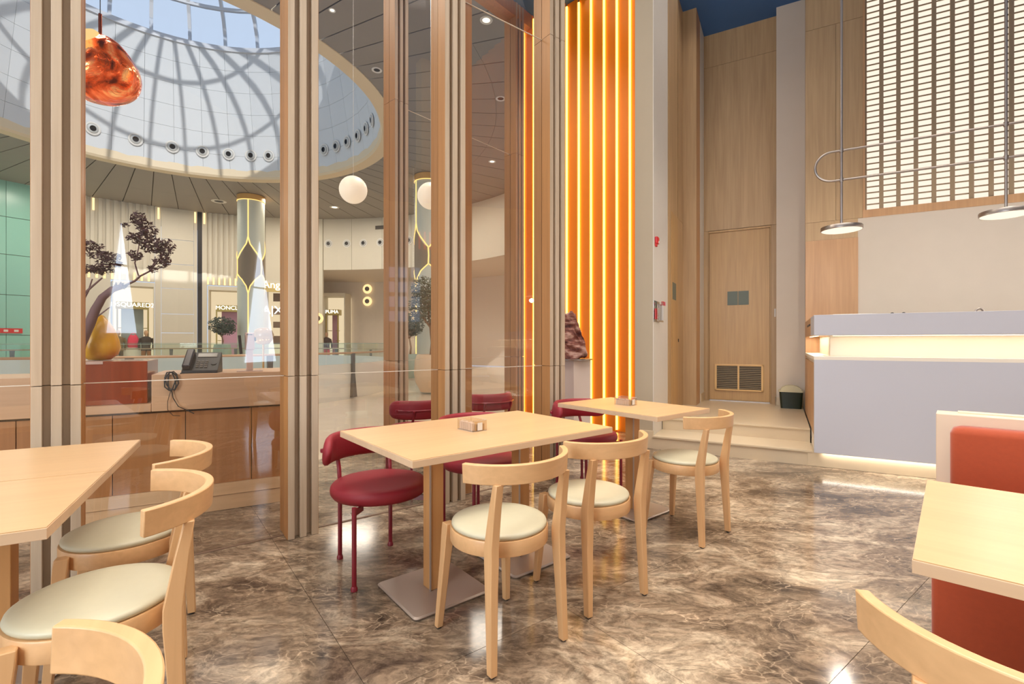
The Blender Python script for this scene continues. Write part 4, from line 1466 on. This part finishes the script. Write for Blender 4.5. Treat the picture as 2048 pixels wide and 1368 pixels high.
# jet nozzles
def nozzle(parent_rot, pos, inward, rad, label, group):
    t = thing('air_nozzle', label, 'vent', pos, 0, group)
    M_ = Vector(inward).to_track_quat('Z', 'Y').to_matrix().to_4x4()
    t.rotation_euler = M_.to_euler()
    MB().lathe([(rad * 1.35, 0.0), (rad * 1.35, 0.012), (rad * 1.1, 0.018), (rad * 0.95, 0.0)], 28, cap=False).build('rim', M_WHITE, t, smooth=40)
    MB().lathe([(rad * 0.95, 0.0), (rad * 0.9, 0.03), (rad * 0.6, 0.05), (rad * 0.55, 0.03)], 28, cap=False).build('bowl', mat_noz, t, smooth=40)
    MB().lathe([(0.0, 0.006), (rad * 0.58, 0.006), (rad * 0.58, 0.03)], 28, cap=False).build('throat', M_BLACK, t)
    return t


mat_noz = mat('nozzle_grey', (190, 190, 186), 0.5)
zn = 8.0
NOZ = ['air nozzle on the drum left of the left pillar',
       'air nozzle on the drum under the copper pendant, beside the left pillar',
       'air nozzle on the drum, second right of the left pillar',
       'air nozzle on the drum, third right of the left pillar',
       'air nozzle on the drum, fourth right of the left pillar',
       'air nozzle on the drum, third left of the grey lit pillar',
       'air nozzle on the drum, second left of the grey lit pillar',
       'air nozzle on the drum touching the grey lit pillar at its left',
       'air nozzle on the drum hidden behind the left edge of the grey lit pillar',
       'air nozzle on the drum hidden behind the right edge of the grey lit pillar',
       'lowest air nozzle on the drum right of the grey lit pillar',
       'air nozzle on the drum, second right of the grey lit pillar',
       'air nozzle on the drum, third right of the grey lit pillar',
       'air nozzle on the drum, third before the right end of the arc of nozzles',
       'air nozzle on the drum, second before the right end of the arc of nozzles',
       'highest air nozzle at the right end of the arc on the drum']
rn = drum_r(zn) - 0.045
first = None
for k, a in enumerate((157, 144.7, 132.9, 122.0, 112.5, 103.6, 95.6, 88.7, 80.5, 72.0, 63.8, 57.2, 50.5, 42.9, 35.4, 28.1)):
    pos = P3(rn, a, zn)
    inw = Vector((-math.cos(R(a)), -math.sin(R(a)), -0.15))
    if first is None:
        first = nozzle(0, pos, inw, 0.15, NOZ[0], 'air nozzles round the drum')
    else:
        c = copy_tree(first)
        c.location = pos
        c.rotation_euler = inw.to_track_quat('Z', 'Y').to_euler()
        c['label'] = NOZ[k]

# skylight
M_MUN = mat('white_glazing_bar', (206, 208, 212), 0.5)
sk = struct('window_11', 'glazed skylight dome with radial bars', (CX, CY, ZT), 0)
NRIB = 28
rib = []
def dome(t_):
    a = t_ * PI / 2
    return (RT * math.cos(a * 0.96), 3.0 * math.sin(a))
pts = [dome(i / 10) for i in range(10)]
mb = MB()
secs = []
for rd, z in pts:
    secs.append([(rd, -0.05, z - 0.06), (rd, 0.05, z - 0.06), (rd + 0.05, 0.05, z + 0.06), (rd + 0.05, -0.05, z + 0.06)])
o = MB().loft(secs).build('glazing_bar', M_MUN, sk)
for k in range(1, NRIB):
    inst(o, sk, Matrix.Rotation(2 * PI * k / NRIB, 4, 'Z'))
for t_ in (0.0, 0.25, 0.60, 0.85):
    rd, z = dome(t_)
    MB().lathe([(rd - 0.05, z - 0.05), (rd + 0.05, z - 0.05), (rd + 0.05, z + 0.05), (rd - 0.05, z + 0.05), (rd - 0.05, z - 0.05)], 56, cap=False
               ).build('glazing_ring', M_MUN, sk, smooth=30)
MB().lathe([(RT - 0.05, -0.10), (RT + 0.35, -0.10), (RT + 0.35, 0.06), (RT - 0.05, 0.06), (RT - 0.05, -0.10)], 72, cap=False).build('curb', M_MUN, sk, smooth=30)
M_SKYG = pane('skylight_glass', (0.93, 0.96, 1.0), 0.0, 0.6)
gl = MB()
gp_ = [dome(i / 8) for i in range(9)]
gl.lathe([(max(0.05, rd), z) for rd, z in gp_], 28, cap=False).build('glazing', M_SKYG, sk)

# balustrade around the opening
M_RAILW = mat('bronze_handrail', (196, 160, 128), 0.35, 0.3)
M_FROST = mat('white_opening_fascia', (226, 218, 200), 0.25)
M_POSTM = mat('grey_steel_post', (112, 106, 98), 0.4, 0.6)
bl = thing('balustrade', 'curved glass balustrade with bronze handrail round the mall opening', 'balustrade', (CX, CY, 0), 0)
MB().lathe([(5.72, -0.5), (5.76, -0.5), (5.76, 0.73), (5.72, 0.73), (5.72, -0.5)], 96, cap=False).build('white_fascia', M_FROST, bl, smooth=30)
MB().lathe([(5.76, 0.945), (5.80, 0.945), (5.81, 0.965), (5.80, 0.985), (5.76, 0.985), (5.75, 0.965), (5.76, 0.945)], 96, cap=False).build('handrail', M_RAILW, bl, smooth=50)
MB().lathe([(5.735, 1.160), (5.745, 1.160), (5.745, 1.168), (5.735, 1.168), (5.735, 1.160)], 96, cap=False).build('glass_edge', mat('green_glass_edge', (150, 170, 150), 0.3), bl)
gpan = MB()
ha = R(5.0 - 0.06)
gpan.add([(5.74 * math.cos(-ha), 5.74 * math.sin(-ha), 0.73), (5.74, 0, 0.73), (5.74 * math.cos(ha), 5.74 * math.sin(ha), 0.73),
          (5.74 * math.cos(-ha), 5.74 * math.sin(-ha), 1.16), (5.74, 0, 1.16), (5.74 * math.cos(ha), 5.74 * math.sin(ha), 1.16)],
         [(0, 1, 4, 3), (1, 2, 5, 4)])
o = gpan.build('glass_panel', M_RAILGLASS, bl)
for k in range(1, 36):
    inst(o, bl, Matrix.Rotation(R(10 * k), 4, 'Z'))
post = rect_leg([(5.80, 0, 0.0, 0.05, 0.065), (5.79, 0, 0.5, 0.03, 0.035), (5.785, 0, 0.95, 0.02, 0.055)]).build('post', M_POSTM, bl, bevel=0.004)
post.matrix_local = Matrix.Rotation(R(-17.4), 4, 'Z')
for k in range(1, 18):
    inst(post, bl, Matrix.Rotation(R(-17.4 + 20 * k), 4, 'Z'))

# ------------------------------------------------------------------ gallery wall and shop fronts
M_GW = mat('gallery_white_wall', (208, 200, 182), 0.6, noise=0.02, nscale=2)
M_GREEN = mat('pale_green_glass_tile', (142, 196, 178), 0.22)
M_UP = emis('warm_uplight', (255, 222, 160), 1.7)
M_GOLD = mat('green_gold_frame', (168, 150, 84), 0.35, 0.5)
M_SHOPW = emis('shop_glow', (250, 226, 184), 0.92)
RW = 11.3
gw = struct('wall_gallery', 'curved white gallery wall of the mall with shop fronts', (0, 0, 0), 0)


def arc_box(a0, a1, z0, z1, r0=RW, th=0.12, material=M_GW, parent=gw, name='panel', step=3.0, smooth=None):
    k = max(1, int(abs(a1 - a0) / step + 0.5))
    poly = [P3(r0, a0 + (a1 - a0) * i / k, 0) for i in range(k + 1)] + \
           [P3(r0 + th, a1 + (a0 - a1) * i / k, 0) for i in range(k + 1)]
    vs = [(p.x, p.y, z0) for p in poly] + [(p.x, p.y, z1) for p in poly]
    m = len(poly)
    fs = []
    for i in range(k):
        fs += [(i, i + 1, m + i + 1, m + i)]
        j = k + 1 + i
        fs += [(j, j + 1, m + j + 1, m + j)]
        fs += [(i + 1, i, m - 1 - i, m - 2 - i), (m + i, m + i + 1, m + m - 2 - i, m + m - 1 - i)]
    fs += [(0, m, 2 * m - 1, m - 1), (k, k + 1, m + k + 1, m + k)]
    return MB().add(vs, fs).build(name, material, parent, smooth)


def uplight(a, z0, z1, wdeg=0.25):
    arc_box(a - wdeg, a + wdeg, z0, z1, RW - 0.05, 0.03, M_UP, gw, 'slot_light')


# green tiled wall at the left
for i in range(9):
    a0 = 178 - i * 4.0
    for z0, z1 in ((0, 1.45), (1.47, 2.95), (2.97, 4.45), (4.47, 5.85), (5.87, 7.2)):
        arc_box(a0 - 3.94, a0, z0, z1, RW + 0.02, 0.05, M_GREEN, gw, 'glass_tile')
arc_box(142.2, 180, 0, 7.2, RW + 0.08, 0.05, M_DARK, gw, 'wall_body')
arc_box(142.0, 142.3, 0.0, 7.2, RW - 0.06, 0.1, M_UP, gw, 'slot_light')
eb = thing('exit_sign', 'small red sign on the green tiled wall', 'sign', P3(RW - 0.02, 149.5, 1.62), R(149.5 + 90))
MB().box(-0.33, 0.33, -0.02, 0.0, -0.09, 0.09).build('sign_board', M_ALARM, eb)
for k in (-0.16, 0.12):
    MB().box(k - 0.06, k + 0.06, 0.0, 0.005, -0.04, 0.04).build('mark', M_WHITE, eb)

# plain wall body pieces between / above shops
def fluted(a0, a1, z0, z1, nr):
    arc_box(a0, a1, z0, z1, RW + 0.06, 0.06, M_GW, gw, 'panel')
    d_ = (a1 - a0) / nr
    for k in range(nr):
        arc_box(a0 + d_ * (k + 0.12), a0 + d_ * (k + 0.62), z0, z1, RW, 0.06, M_GW, gw, 'rib', 9)
    for k in range(nr):
        arc_box(a0 + d_ * (k + 0.66), a0 + d_ * (k + 0.98), z0 + 0.02, z0 + 0.36, RW + 0.035, 0.02, M_UP, gw, 'slot_light', 9)


fluted(126.9, 142.0, 3.85, ZM, 12)
fluted(104.6, 117.0, 3.85, ZM, 11)
for a in (137.3, 126.2, 119.3, 117.5, 92.6):
    uplight(a, 6.65, 7.15, 0.18)
# plain bay between the first two shops
for z0, z1 in ((0, 1.6), (1.62, 2.45), (2.47, 3.6), (3.62, 4.7), (4.72, 5.8), (5.82, ZM)):
    arc_box(119.6, 125.7, z0, z1, RW, 0.08, M_GW, gw, 'panel')
arc_box(118.0, 118.9, 0, ZM, RW + 0.10, 0.05, M_BLACK, gw, 'dark_joint')
arc_box(117.0, 117.95, 0, ZM, RW, 0.1, M_GW, gw, 'panel')
arc_box(118.95, 119.55, 0, ZM, RW + 0.02, 0.1, M_GW, gw, 'panel')
arc_box(125.75, 126.85, 0, ZM, RW + 0.02, 0.1, M_GW, gw, 'panel')
arc_box(134.5, 142.0, 0, 3.85, RW, 0.1, M_GW, gw, 'panel')
# bay behind the lit column
arc_box(93.6, 104.6, 4.05, ZM, RW, 0.1, M_GW, gw, 'panel')
arc_box(91.2, 93.5, 0, ZM, RW - 0.05, 0.15, M_GW, gw, 'panel')
# upper band right of it, over a recessed bay
for a0, a1 in ((84.0, 91.1), (76.0, 83.93), (68.0, 75.93), (60.0, 67.93), (50.0, 59.93), (38, 49.93), (24, 37.93)):
    arc_box(a0, a1, 4.72, ZM, RW, 0.12, M_GW, gw, 'panel')
MB().box(0.4, 3.2, -0.03, 0.03, 0, 4.7).xf(Matrix.Translation(P3(RW + 0.02, 96.2, 0) - P3(0, 0, 0) + Vector((CX, CY, 0))) @ Matrix.Rotation(R(96.2), 4, 'Z')).build('panel', M_CREAM, gw)
sh_ = []
for k in range(12):
    a = 96.4 - k * 6.4
    sh_.append((P3(RW, a, 0), P3(RW + 3.2, a, 0)))
vs, fs = [], []
for i, (p, q) in enumerate(sh_):
    vs += [(p.x, p.y, 4.72), (q.x, q.y, 4.5)]
for i in range(11):
    fs.append((2 * i, 2 * i + 2, 2 * i + 3, 2 * i + 1))
MB().add(vs, fs).build('soffit', M_CREAM, gw)
arc_box(24, 96.3, 0, 4.7, RW + 3.1, 0.1, M_CREAM, gw, 'panel')
for k, a in enumerate((89.8, 85.2, 80.9, 76.4, 68.5)):
    c = copy_tree(first)
    c.location = P3(RW - 0.01, a, 6.0)
    c.rotation_euler = Vector((-math.cos(R(a)), -math.sin(R(a)), 0)).to_track_quat('Z', 'Y').to_euler()
    c['label'] = ('leftmost air nozzle in the row on the upper gallery wall', 'second air nozzle from the left on the upper gallery wall',
                  'third air nozzle from the left on the upper gallery wall', 'air nozzle on the gallery wall under the small dark vent',
                  'air nozzle on the gallery wall beside the lit column')[k]
    c['group'] = 'air nozzles on the gallery wall'
first['label'] = NOZ[0]
gv = thing('wall_vent', 'small dark rectangular vent high on the gallery wall', 'vent', P3(RW - 0.02, 76.6, 6.72), R(76.6 + 90))
MB().box(-0.22, 0.22, -0.01, 0.01, -0.09, 0.09).build('vent_body', M_POSTM, gv)
for k in range(3):
    MB().box(-0.2, 0.2, 0.01, 0.02, -0.06 + k * 0.05, -0.04 + k * 0.05).build('slat', M_BLACK, gv)

M_SIGN = emis('white_sign_letters', (255, 250, 240), 2.2)
M_PURP = mat('mauve_wall', (196, 150, 176), 0.6)
M_GREYG = mat('grey_green_shop_wall', (168, 184, 176), 0.6)


def shop(name, a0, a1, label, sign, pa0, pa1, inner, r_=RW):
    """recessed bright shop front between two angles (a0 > a1) with a framed portal"""
    am = (a0 + a1) / 2
    t = thing(name, label, 'shop', P3(r_ + 0.9, am, 0.0), 0)
    inv = Matrix.Translation(-Vector(t.location))
    def ab(*args, **kw):
        o_ = arc_box(*args, **kw)
        for v in o_.data.vertices:
            v.co = inv @ v.co
        return o_
    ab(a1, a0, 0.0, 3.62, r0=r_ + 0.9, th=0.06, material=M_SHOPW, parent=t, name='lit_back_wall')
    ab(a1, a0, 3.62, 3.80, r0=r_ - 0.03, th=0.98, material=M_GW, parent=t, name='lintel')
    for a in (a0, a1):
        sg = 0.22 if a == a1 else -0.22
        ab(min(a, a + sg), max(a, a + sg), 0, 3.62, r0=r_ - 0.02, th=0.95, material=M_GW, parent=t, name='side_wall')
    z1 = 2.95
    ab(pa1, pa0, z1 - 0.30, z1, r0=r_ + 0.35, th=0.50, material=M_GOLD, parent=t, name='portal_head')
    for a, sg in ((pa0, -0.28), (pa1, 0.28)):
        ab(min(a, a + sg), max(a, a + sg), 0, z1, r0=r_ + 0.35, th=0.05, material=M_GOLD, parent=t, name='portal_jamb')
    ab(pa1 + 0.9, pa0 - 0.9, 0, z1 - 0.3, r0=r_ + 0.84, th=0.03, material=inner, parent=t, name='portal_back')
    for k in range(3):
        for aa in ((pa0 - 0.9, pa0 - 0.3), (pa1 + 0.3, pa1 + 0.9)):
            ab(aa[0] if aa[0] < aa[1] else aa[1], max(aa), 0.7 + k * 0.55, 0.73 + k * 0.55, r0=r_ + 0.5, th=0.3, material=M_GOLD, parent=t, name='shelf')
    if sign:
        pm = (pa0 + pa1) / 2
        pos = P3(r_ + 0.32, pm, z1 - 0.13)
        Mx = inv @ Matrix.Translation(pos) @ Matrix.Rotation(R(pm - 90), 4, 'Z') @ Matrix.Rotation(R(90), 4, 'X')
        text_part(sign, 0.26, 0.01, M_SIGN, t, Mx)
    return t


shop('shop_front', 134.2, 126.9, 'glowing shop front with grey green portal behind the gnarled tree', 'DSQUARED2', 133.4, 127.9, M_GREYG)
shop('shop_front', 116.8, 104.8, 'glowing shop front with mauve portal beside the lit column', 'MONCLER', 115.4, 109.5, M_PURP)
shop('shop_front', 94.6, 89.4, 'glowing shop front in the recessed bay between two pillars', 'PUMA', 94.3, 91.4, M_PURP, RW + 2.05)
# display bay right of the column
db = thing('shop_front', 'shop front with name sign and lit shelves right of the lit column', 'shop', P3(RW + 0.5, 99, 0), 0)
inv = Matrix.Translation(-Vector(db.location))
def dbx(a0, a1, z0, z1, r0, th, m, nm):
    o_ = arc_box(a0, a1, z0, z1, r0, th, m, db, nm)
    for v in o_.data.vertices:
        v.co = inv @ v.co
dbx(93.6, 104.6, 0, 4.04, RW + 0.6, 0.05, M_SHOPW, 'lit_back_wall')
for z0, z1 in ((3.2, 3.6), (2.55, 2.85), (1.9, 2.2), (1.1, 1.5)):
    dbx(93.8, 103.5, z0, z1, RW + 0.5, 0.06, mat('display_brown', (120, 100, 84), 0.6), 'display_board')
dbx(93.6, 104.6, 3.62, 4.05, RW + 0.02, 0.06, mat('ochre_fascia', (206, 182, 120), 0.5), 'fascia')
for txt, aa, z, sz in (('Angel', 102.4, 3.95, 0.50), ('A|X', 103.0, 2.72, 0.55)):
    pos = P3(RW - 0.06, aa, z)
    Mx = inv @ Matrix.Translation(pos) @ Matrix.Rotation(R(aa - 90), 4, 'Z') @ Matrix.Rotation(R(90), 4, 'X')
    text_part(txt, sz, 0.01, M_SIGN, db, Mx)

# lit wall rings (sconces)
M_HALO = emis('sconce_halo', (255, 214, 150), 1.5)
for k, (a, z, rr_, lb) in enumerate(((85.8, 4.12, RW + 3.0, 'round glowing wall lamp, upper of the pair on the recessed wall'),
                                     (85.8, 3.44, RW + 3.0, 'round glowing wall lamp, lower of the pair on the recessed wall'),
                                     (76.0, 2.52, RW + 3.0, 'round glowing wall lamp seen behind the olive tree'),
                                     (92.2, 2.35, RW - 0.1, 'round glowing wall lamp beside the grey pillar'))):
    t = thing('wall_lamp', lb, 'lamp', P3(rr_, a, z), 0, 'round wall lamps of the mall')
    t.rotation_euler = Vector((-math.cos(R(a)), -math.sin(R(a)), 0)).to_track_quat('Z', 'Y').to_euler()
    MB().lathe([(0.0, 0.0), (0.26, 0.0), (0.25, 0.02), (0, 0.02)], 28, cap=False).build('halo', M_HALO, t)
    MB().lathe([(0.0, 0.10), (0.11, 0.10), (0.13, 0.05), (0.09, 0.02)], 28, cap=False).build('cap', M_POSTM, t, smooth=40)

# mannequins
def mannequin(a, rad, label, top, low, skin, h=1.72):
    t = thing('mannequin', label, 'mannequin', P3(rad, a, 0), R(a))
    mS, mT, mL = mat('mannequin_skin', skin, 0.6), mat('mannequin_top', top, 0.8), mat('mannequin_trousers', low, 0.8)
    MB().lathe([(0.0, h), (0.055, h - 0.02), (0.085, h - 0.10), (0.075, h - 0.18), (0.045, h - 0.24), (0.05, h - 0.30)], 14, cap=False).build('head', mS, t, smooth=60)
    MB().lathe([(0.06, h - 0.27), (0.15, h - 0.31), (0.20, h - 0.36), (0.18, h - 0.55), (0.15, h - 0.75), (0.19, h - 0.90)], 16, cap=True).build('torso', mT, t, smooth=60)
    for sx in (-1, 1):
        MB().tube([(0, sx * 0.19, h - 0.36), (0.02, sx * 0.26, h - 0.62), (0.10, sx * 0.24, h - 0.85)], 0.055, 10, 0.035).build('arm', mT, t, smooth=60)
        MB().tube([(0, sx * 0.09, h - 0.86), (0, sx * 0.11, 0.48), (0, sx * 0.11, 0.02)], 0.085, 10, 0.05).build('leg', mL, t, smooth=60)
    return t


mannequin(133.2, RW + 0.15, 'mannequin in olive and cream jacket in the first shop', (120, 104, 70), (90, 80, 60), (190, 160, 130))
mannequin(128.4, RW + 0.15, 'mannequin in black and yellow jacket in the first shop', (60, 52, 46), (170, 110, 60), (200, 160, 120))
mannequin(93.4, RW + 1.9, 'mannequin with a red skirt in the recessed shop', (70, 50, 50), (230, 80, 70), (200, 160, 130))
dp = thing('display_bench', 'white display bench in the middle of the first shop', 'bench', P3(RW + 0.45, 130.8, 0), R(130.8))
MB().box(-0.2, 0.2, -0.50, 0.50, 0.55, 0.95).build('bench_top', M_GAP, dp, bevel=0.01)
for sy in (-0.42, 0.42):
    MB().box(-0.18, 0.18, sy - 0.05, sy + 0.05, 0.0, 0.55).build('leg', M_GOLD, dp)
hb = thing('red_backpack', 'bright red bag on the white display bench', 'bag', P3(RW + 0.40, 130.6, 0.952), R(130.6))
M_BAG = mat('bright_red_fabric', (230, 60, 90), 0.7)
MB().loft([rsec(0.10, 0.19, 0, 0.05), rsec(0.12, 0.21, 0.15, 0.06), rsec(0.11, 0.19, 0.40, 0.06), rsec(0.06, 0.12, 0.55, 0.05)]).build('bag_body', M_BAG, hb, smooth=50)
MB().tube([(0, -0.08, 0.53)] + [(0, 0.08 * -math.cos(R(q)), 0.55 + 0.09 * math.sin(R(q))) for q in range(20, 170, 20)] + [(0, 0.08, 0.53)], 0.014).build('handle', M_BAG, hb, smooth=50)

# lit columns
M_COLM = mat('column_white_green', (204, 206, 190), 0.5)
M_LINE = emis('column_light_line', (255, 206, 120), 1.9)


def lit_column(x, y, rad, label, phase):
    t = thing('lit_column', label, 'column', (x, y, 0), 0, 'columns with light lines')
    MB().lathe([(rad, 0.0), (rad, ZM - 0.22)], 48).build('shaft', M_COLM, t, smooth=30)
    MB().lathe([(rad - 0.03, ZM - 0.24), (rad + 0.02, ZM - 0.24), (rad + 0.02, ZM - 0.02), (rad - 0.03, ZM - 0.02)], 48).build('cap', M_GOLDC, t, smooth=30)
    MB().lathe([(rad + 0.0, ZM - 0.255), (rad + 0.022, ZM - 0.255), (rad + 0.022, ZM - 0.235), (rad, ZM - 0.235)], 48, cap=False).build('cap_light', M_LINE, t)
    view = math.degrees(math.atan2(-y, -x)) + phase
    def line(pts_):
        P_ = []
        for k in range(len(pts_) - 1):
            for j in range(6):
                q = j / 6
                P_.append((pts_[k][0] + (pts_[k + 1][0] - pts_[k][0]) * q, pts_[k][1] + (pts_[k + 1][1] - pts_[k][1]) * q))
        P_.append(pts_[-1])
        return MB().tube([((rad + 0.008) * math.cos(R(view + a)), (rad + 0.008) * math.sin(R(view + a)), z) for a, z in P_], 0.020, 6).build('light_line', M_LINE, t)
    for off in (0, 120, 240):
        line([(off, ZM - 0.25), (off, 5.45), (off + 8, 5.15), (off + 26, 4.92), (off + 58, 4.55)])
        line([(off, 5.45), (off - 8, 5.15), (off - 26, 4.92), (off - 58, 4.55)])
        line([(off + 58, 3.95), (off + 28, 3.72), (off + 8, 3.45), (off, 3.15), (off, 0.1)])
        line([(off - 58, 3.95), (off - 28, 3.72), (off - 8, 3.45), (off, 3.15)])
        line([(off + 58, 4.55), (off + 60, 4.25), (off + 58, 3.95)])
        MB().loft([[((rad + 0.006) * math.cos(R(view + off + a)), (rad + 0.006) * math.sin(R(view + off + a)), z) for a, z in
                    ((w_, 4.25 + h_), (w_, 4.25 - h_))] for w_, h_ in [(q * 4, 0.3 + 0.7 * (1 - abs(q * 4) / 58.0) ** 1.6) for q in range(-14, 15)]],
                  False).build('inlay', M_INLAY, t)
    return t


M_GOLDC = mat('gold_cap', (214, 164, 92), 0.4)
M_INLAY = mat('taupe_inlay', (188, 170, 144), 0.6)
lit_column(-10.75, 19.9, 0.50, 'white column with branching amber light lines, left of the two', -12)
lit_column(-3.02, 17.5, 0.50, 'white column with branching amber light lines behind the potted olive', -60)

# potted olive trees
M_POT = mat('cream_clay_pot', (226, 196, 160), 0.5)
M_POTG = mat('pale_green_pot', (170, 186, 168), 0.5)
M_LEAF = mat('olive_leaf', (96, 98, 74), 0.6, noise=0.3, nscale=6)
M_LEAF2 = mat('dark_green_leaf', (66, 84, 72), 0.6, noise=0.3, nscale=6)


def olive(x, y, pot_r, pot_h, tr_h, blobs, label, pm, lm, nl, ls, seed, trunk_r):
    t = thing('potted_olive_tree', label, 'tree', (x, y, 0), 0)
    MB().lathe([(pot_r * 0.62, 0.0), (pot_r * 0.9, pot_h * 0.25), (pot_r, pot_h * 0.5), (pot_r * 0.95, pot_h * 0.85), (pot_r * 0.84, pot_h),
                (pot_r * 0.76, pot_h), (pot_r * 0.76, pot_h * 0.9), (0, pot_h * 0.9)], 36, cap=False).build('pot', pm, t, smooth=50)
    MB().tube([(0, 0, pot_h * 0.88), (0.03, 0, pot_h + (tr_h - pot_h) * 0.4), (-0.02, 0, tr_h)], trunk_r, 10, trunk_r * 0.7).build('trunk', M_BARK2, t, smooth=60)
    for k, (dx, dz) in enumerate(((-0.3, 0.4), (0.25, 0.45), (-0.1, 0.6), (0.1, 0.3))):
        MB().tube([(-0.02, 0, tr_h - 0.05), (-0.02 + dx * 0.5, 0.05 * (k - 1.5), tr_h + dz * 0.4), (dx, 0.1 * (k - 1.5), tr_h + dz)], trunk_r * 0.5, 6, trunk_r * 0.2).build('branch', M_BARK2, t, smooth=60)
    leaf_clump(t, blobs, nl, ls, lm, 'foliage', seed)
    return t


M_BARK2 = mat('brown_bark', (132, 96, 66), 0.8, noise=0.2, nscale=15)
olive(-1.95, 11.7, 0.42, 0.90, 1.60,
      [(-0.1, 0, 2.05, 0.45, 0.4, 0.42), (0.2, 0, 2.25, 0.4, 0.4, 0.42), (-0.2, 0, 2.5, 0.3, 0.35, 0.3), (0.3, 0.1, 1.85, 0.35, 0.3, 0.2)],
      'olive tree in a tall cream pot seen past the middle pillar', M_POT, M_LEAF, 42, 0.05, 11, 0.06)
olive(-11.4, 19.0, 0.33, 1.10, 1.45, [(0, 0, 1.85, 0.52, 0.5, 0.34), (0.1, 0, 1.70, 0.4, 0.4, 0.25)],
      'small dark olive tree in a pale green pot before the mauve shop', M_POTG, M_LEAF2, 40, 0.055, 12, 0.03)
olive(-3.4, 16.1, 0.30, 0.8, 1.35, [(0, 0, 1.80, 0.48, 0.4, 0.40), (0.1, 0, 1.6, 0.3, 0.3, 0.2)],
      'smaller olive tree behind the big potted one', M_POTG, M_LEAF2, 40, 0.055, 13, 0.035)

# escalator handrail glimpsed at the far left
es = thing('escalator_handrail', 'dark curved escalator handrail at the far left behind the glass', 'handrail', (-8.6, 7.0, 0), 0)
for dz in (0.0, 0.07):
    MB().tube([(-1.4 + 0.12 * k, 0.05 * k, 0.92 + dz - 0.0022 * k * k) for k in range(16)], 0.018, 8).build('rail', M_BLACK, es, smooth=60)

chair0['label'] = chairs[0][4]
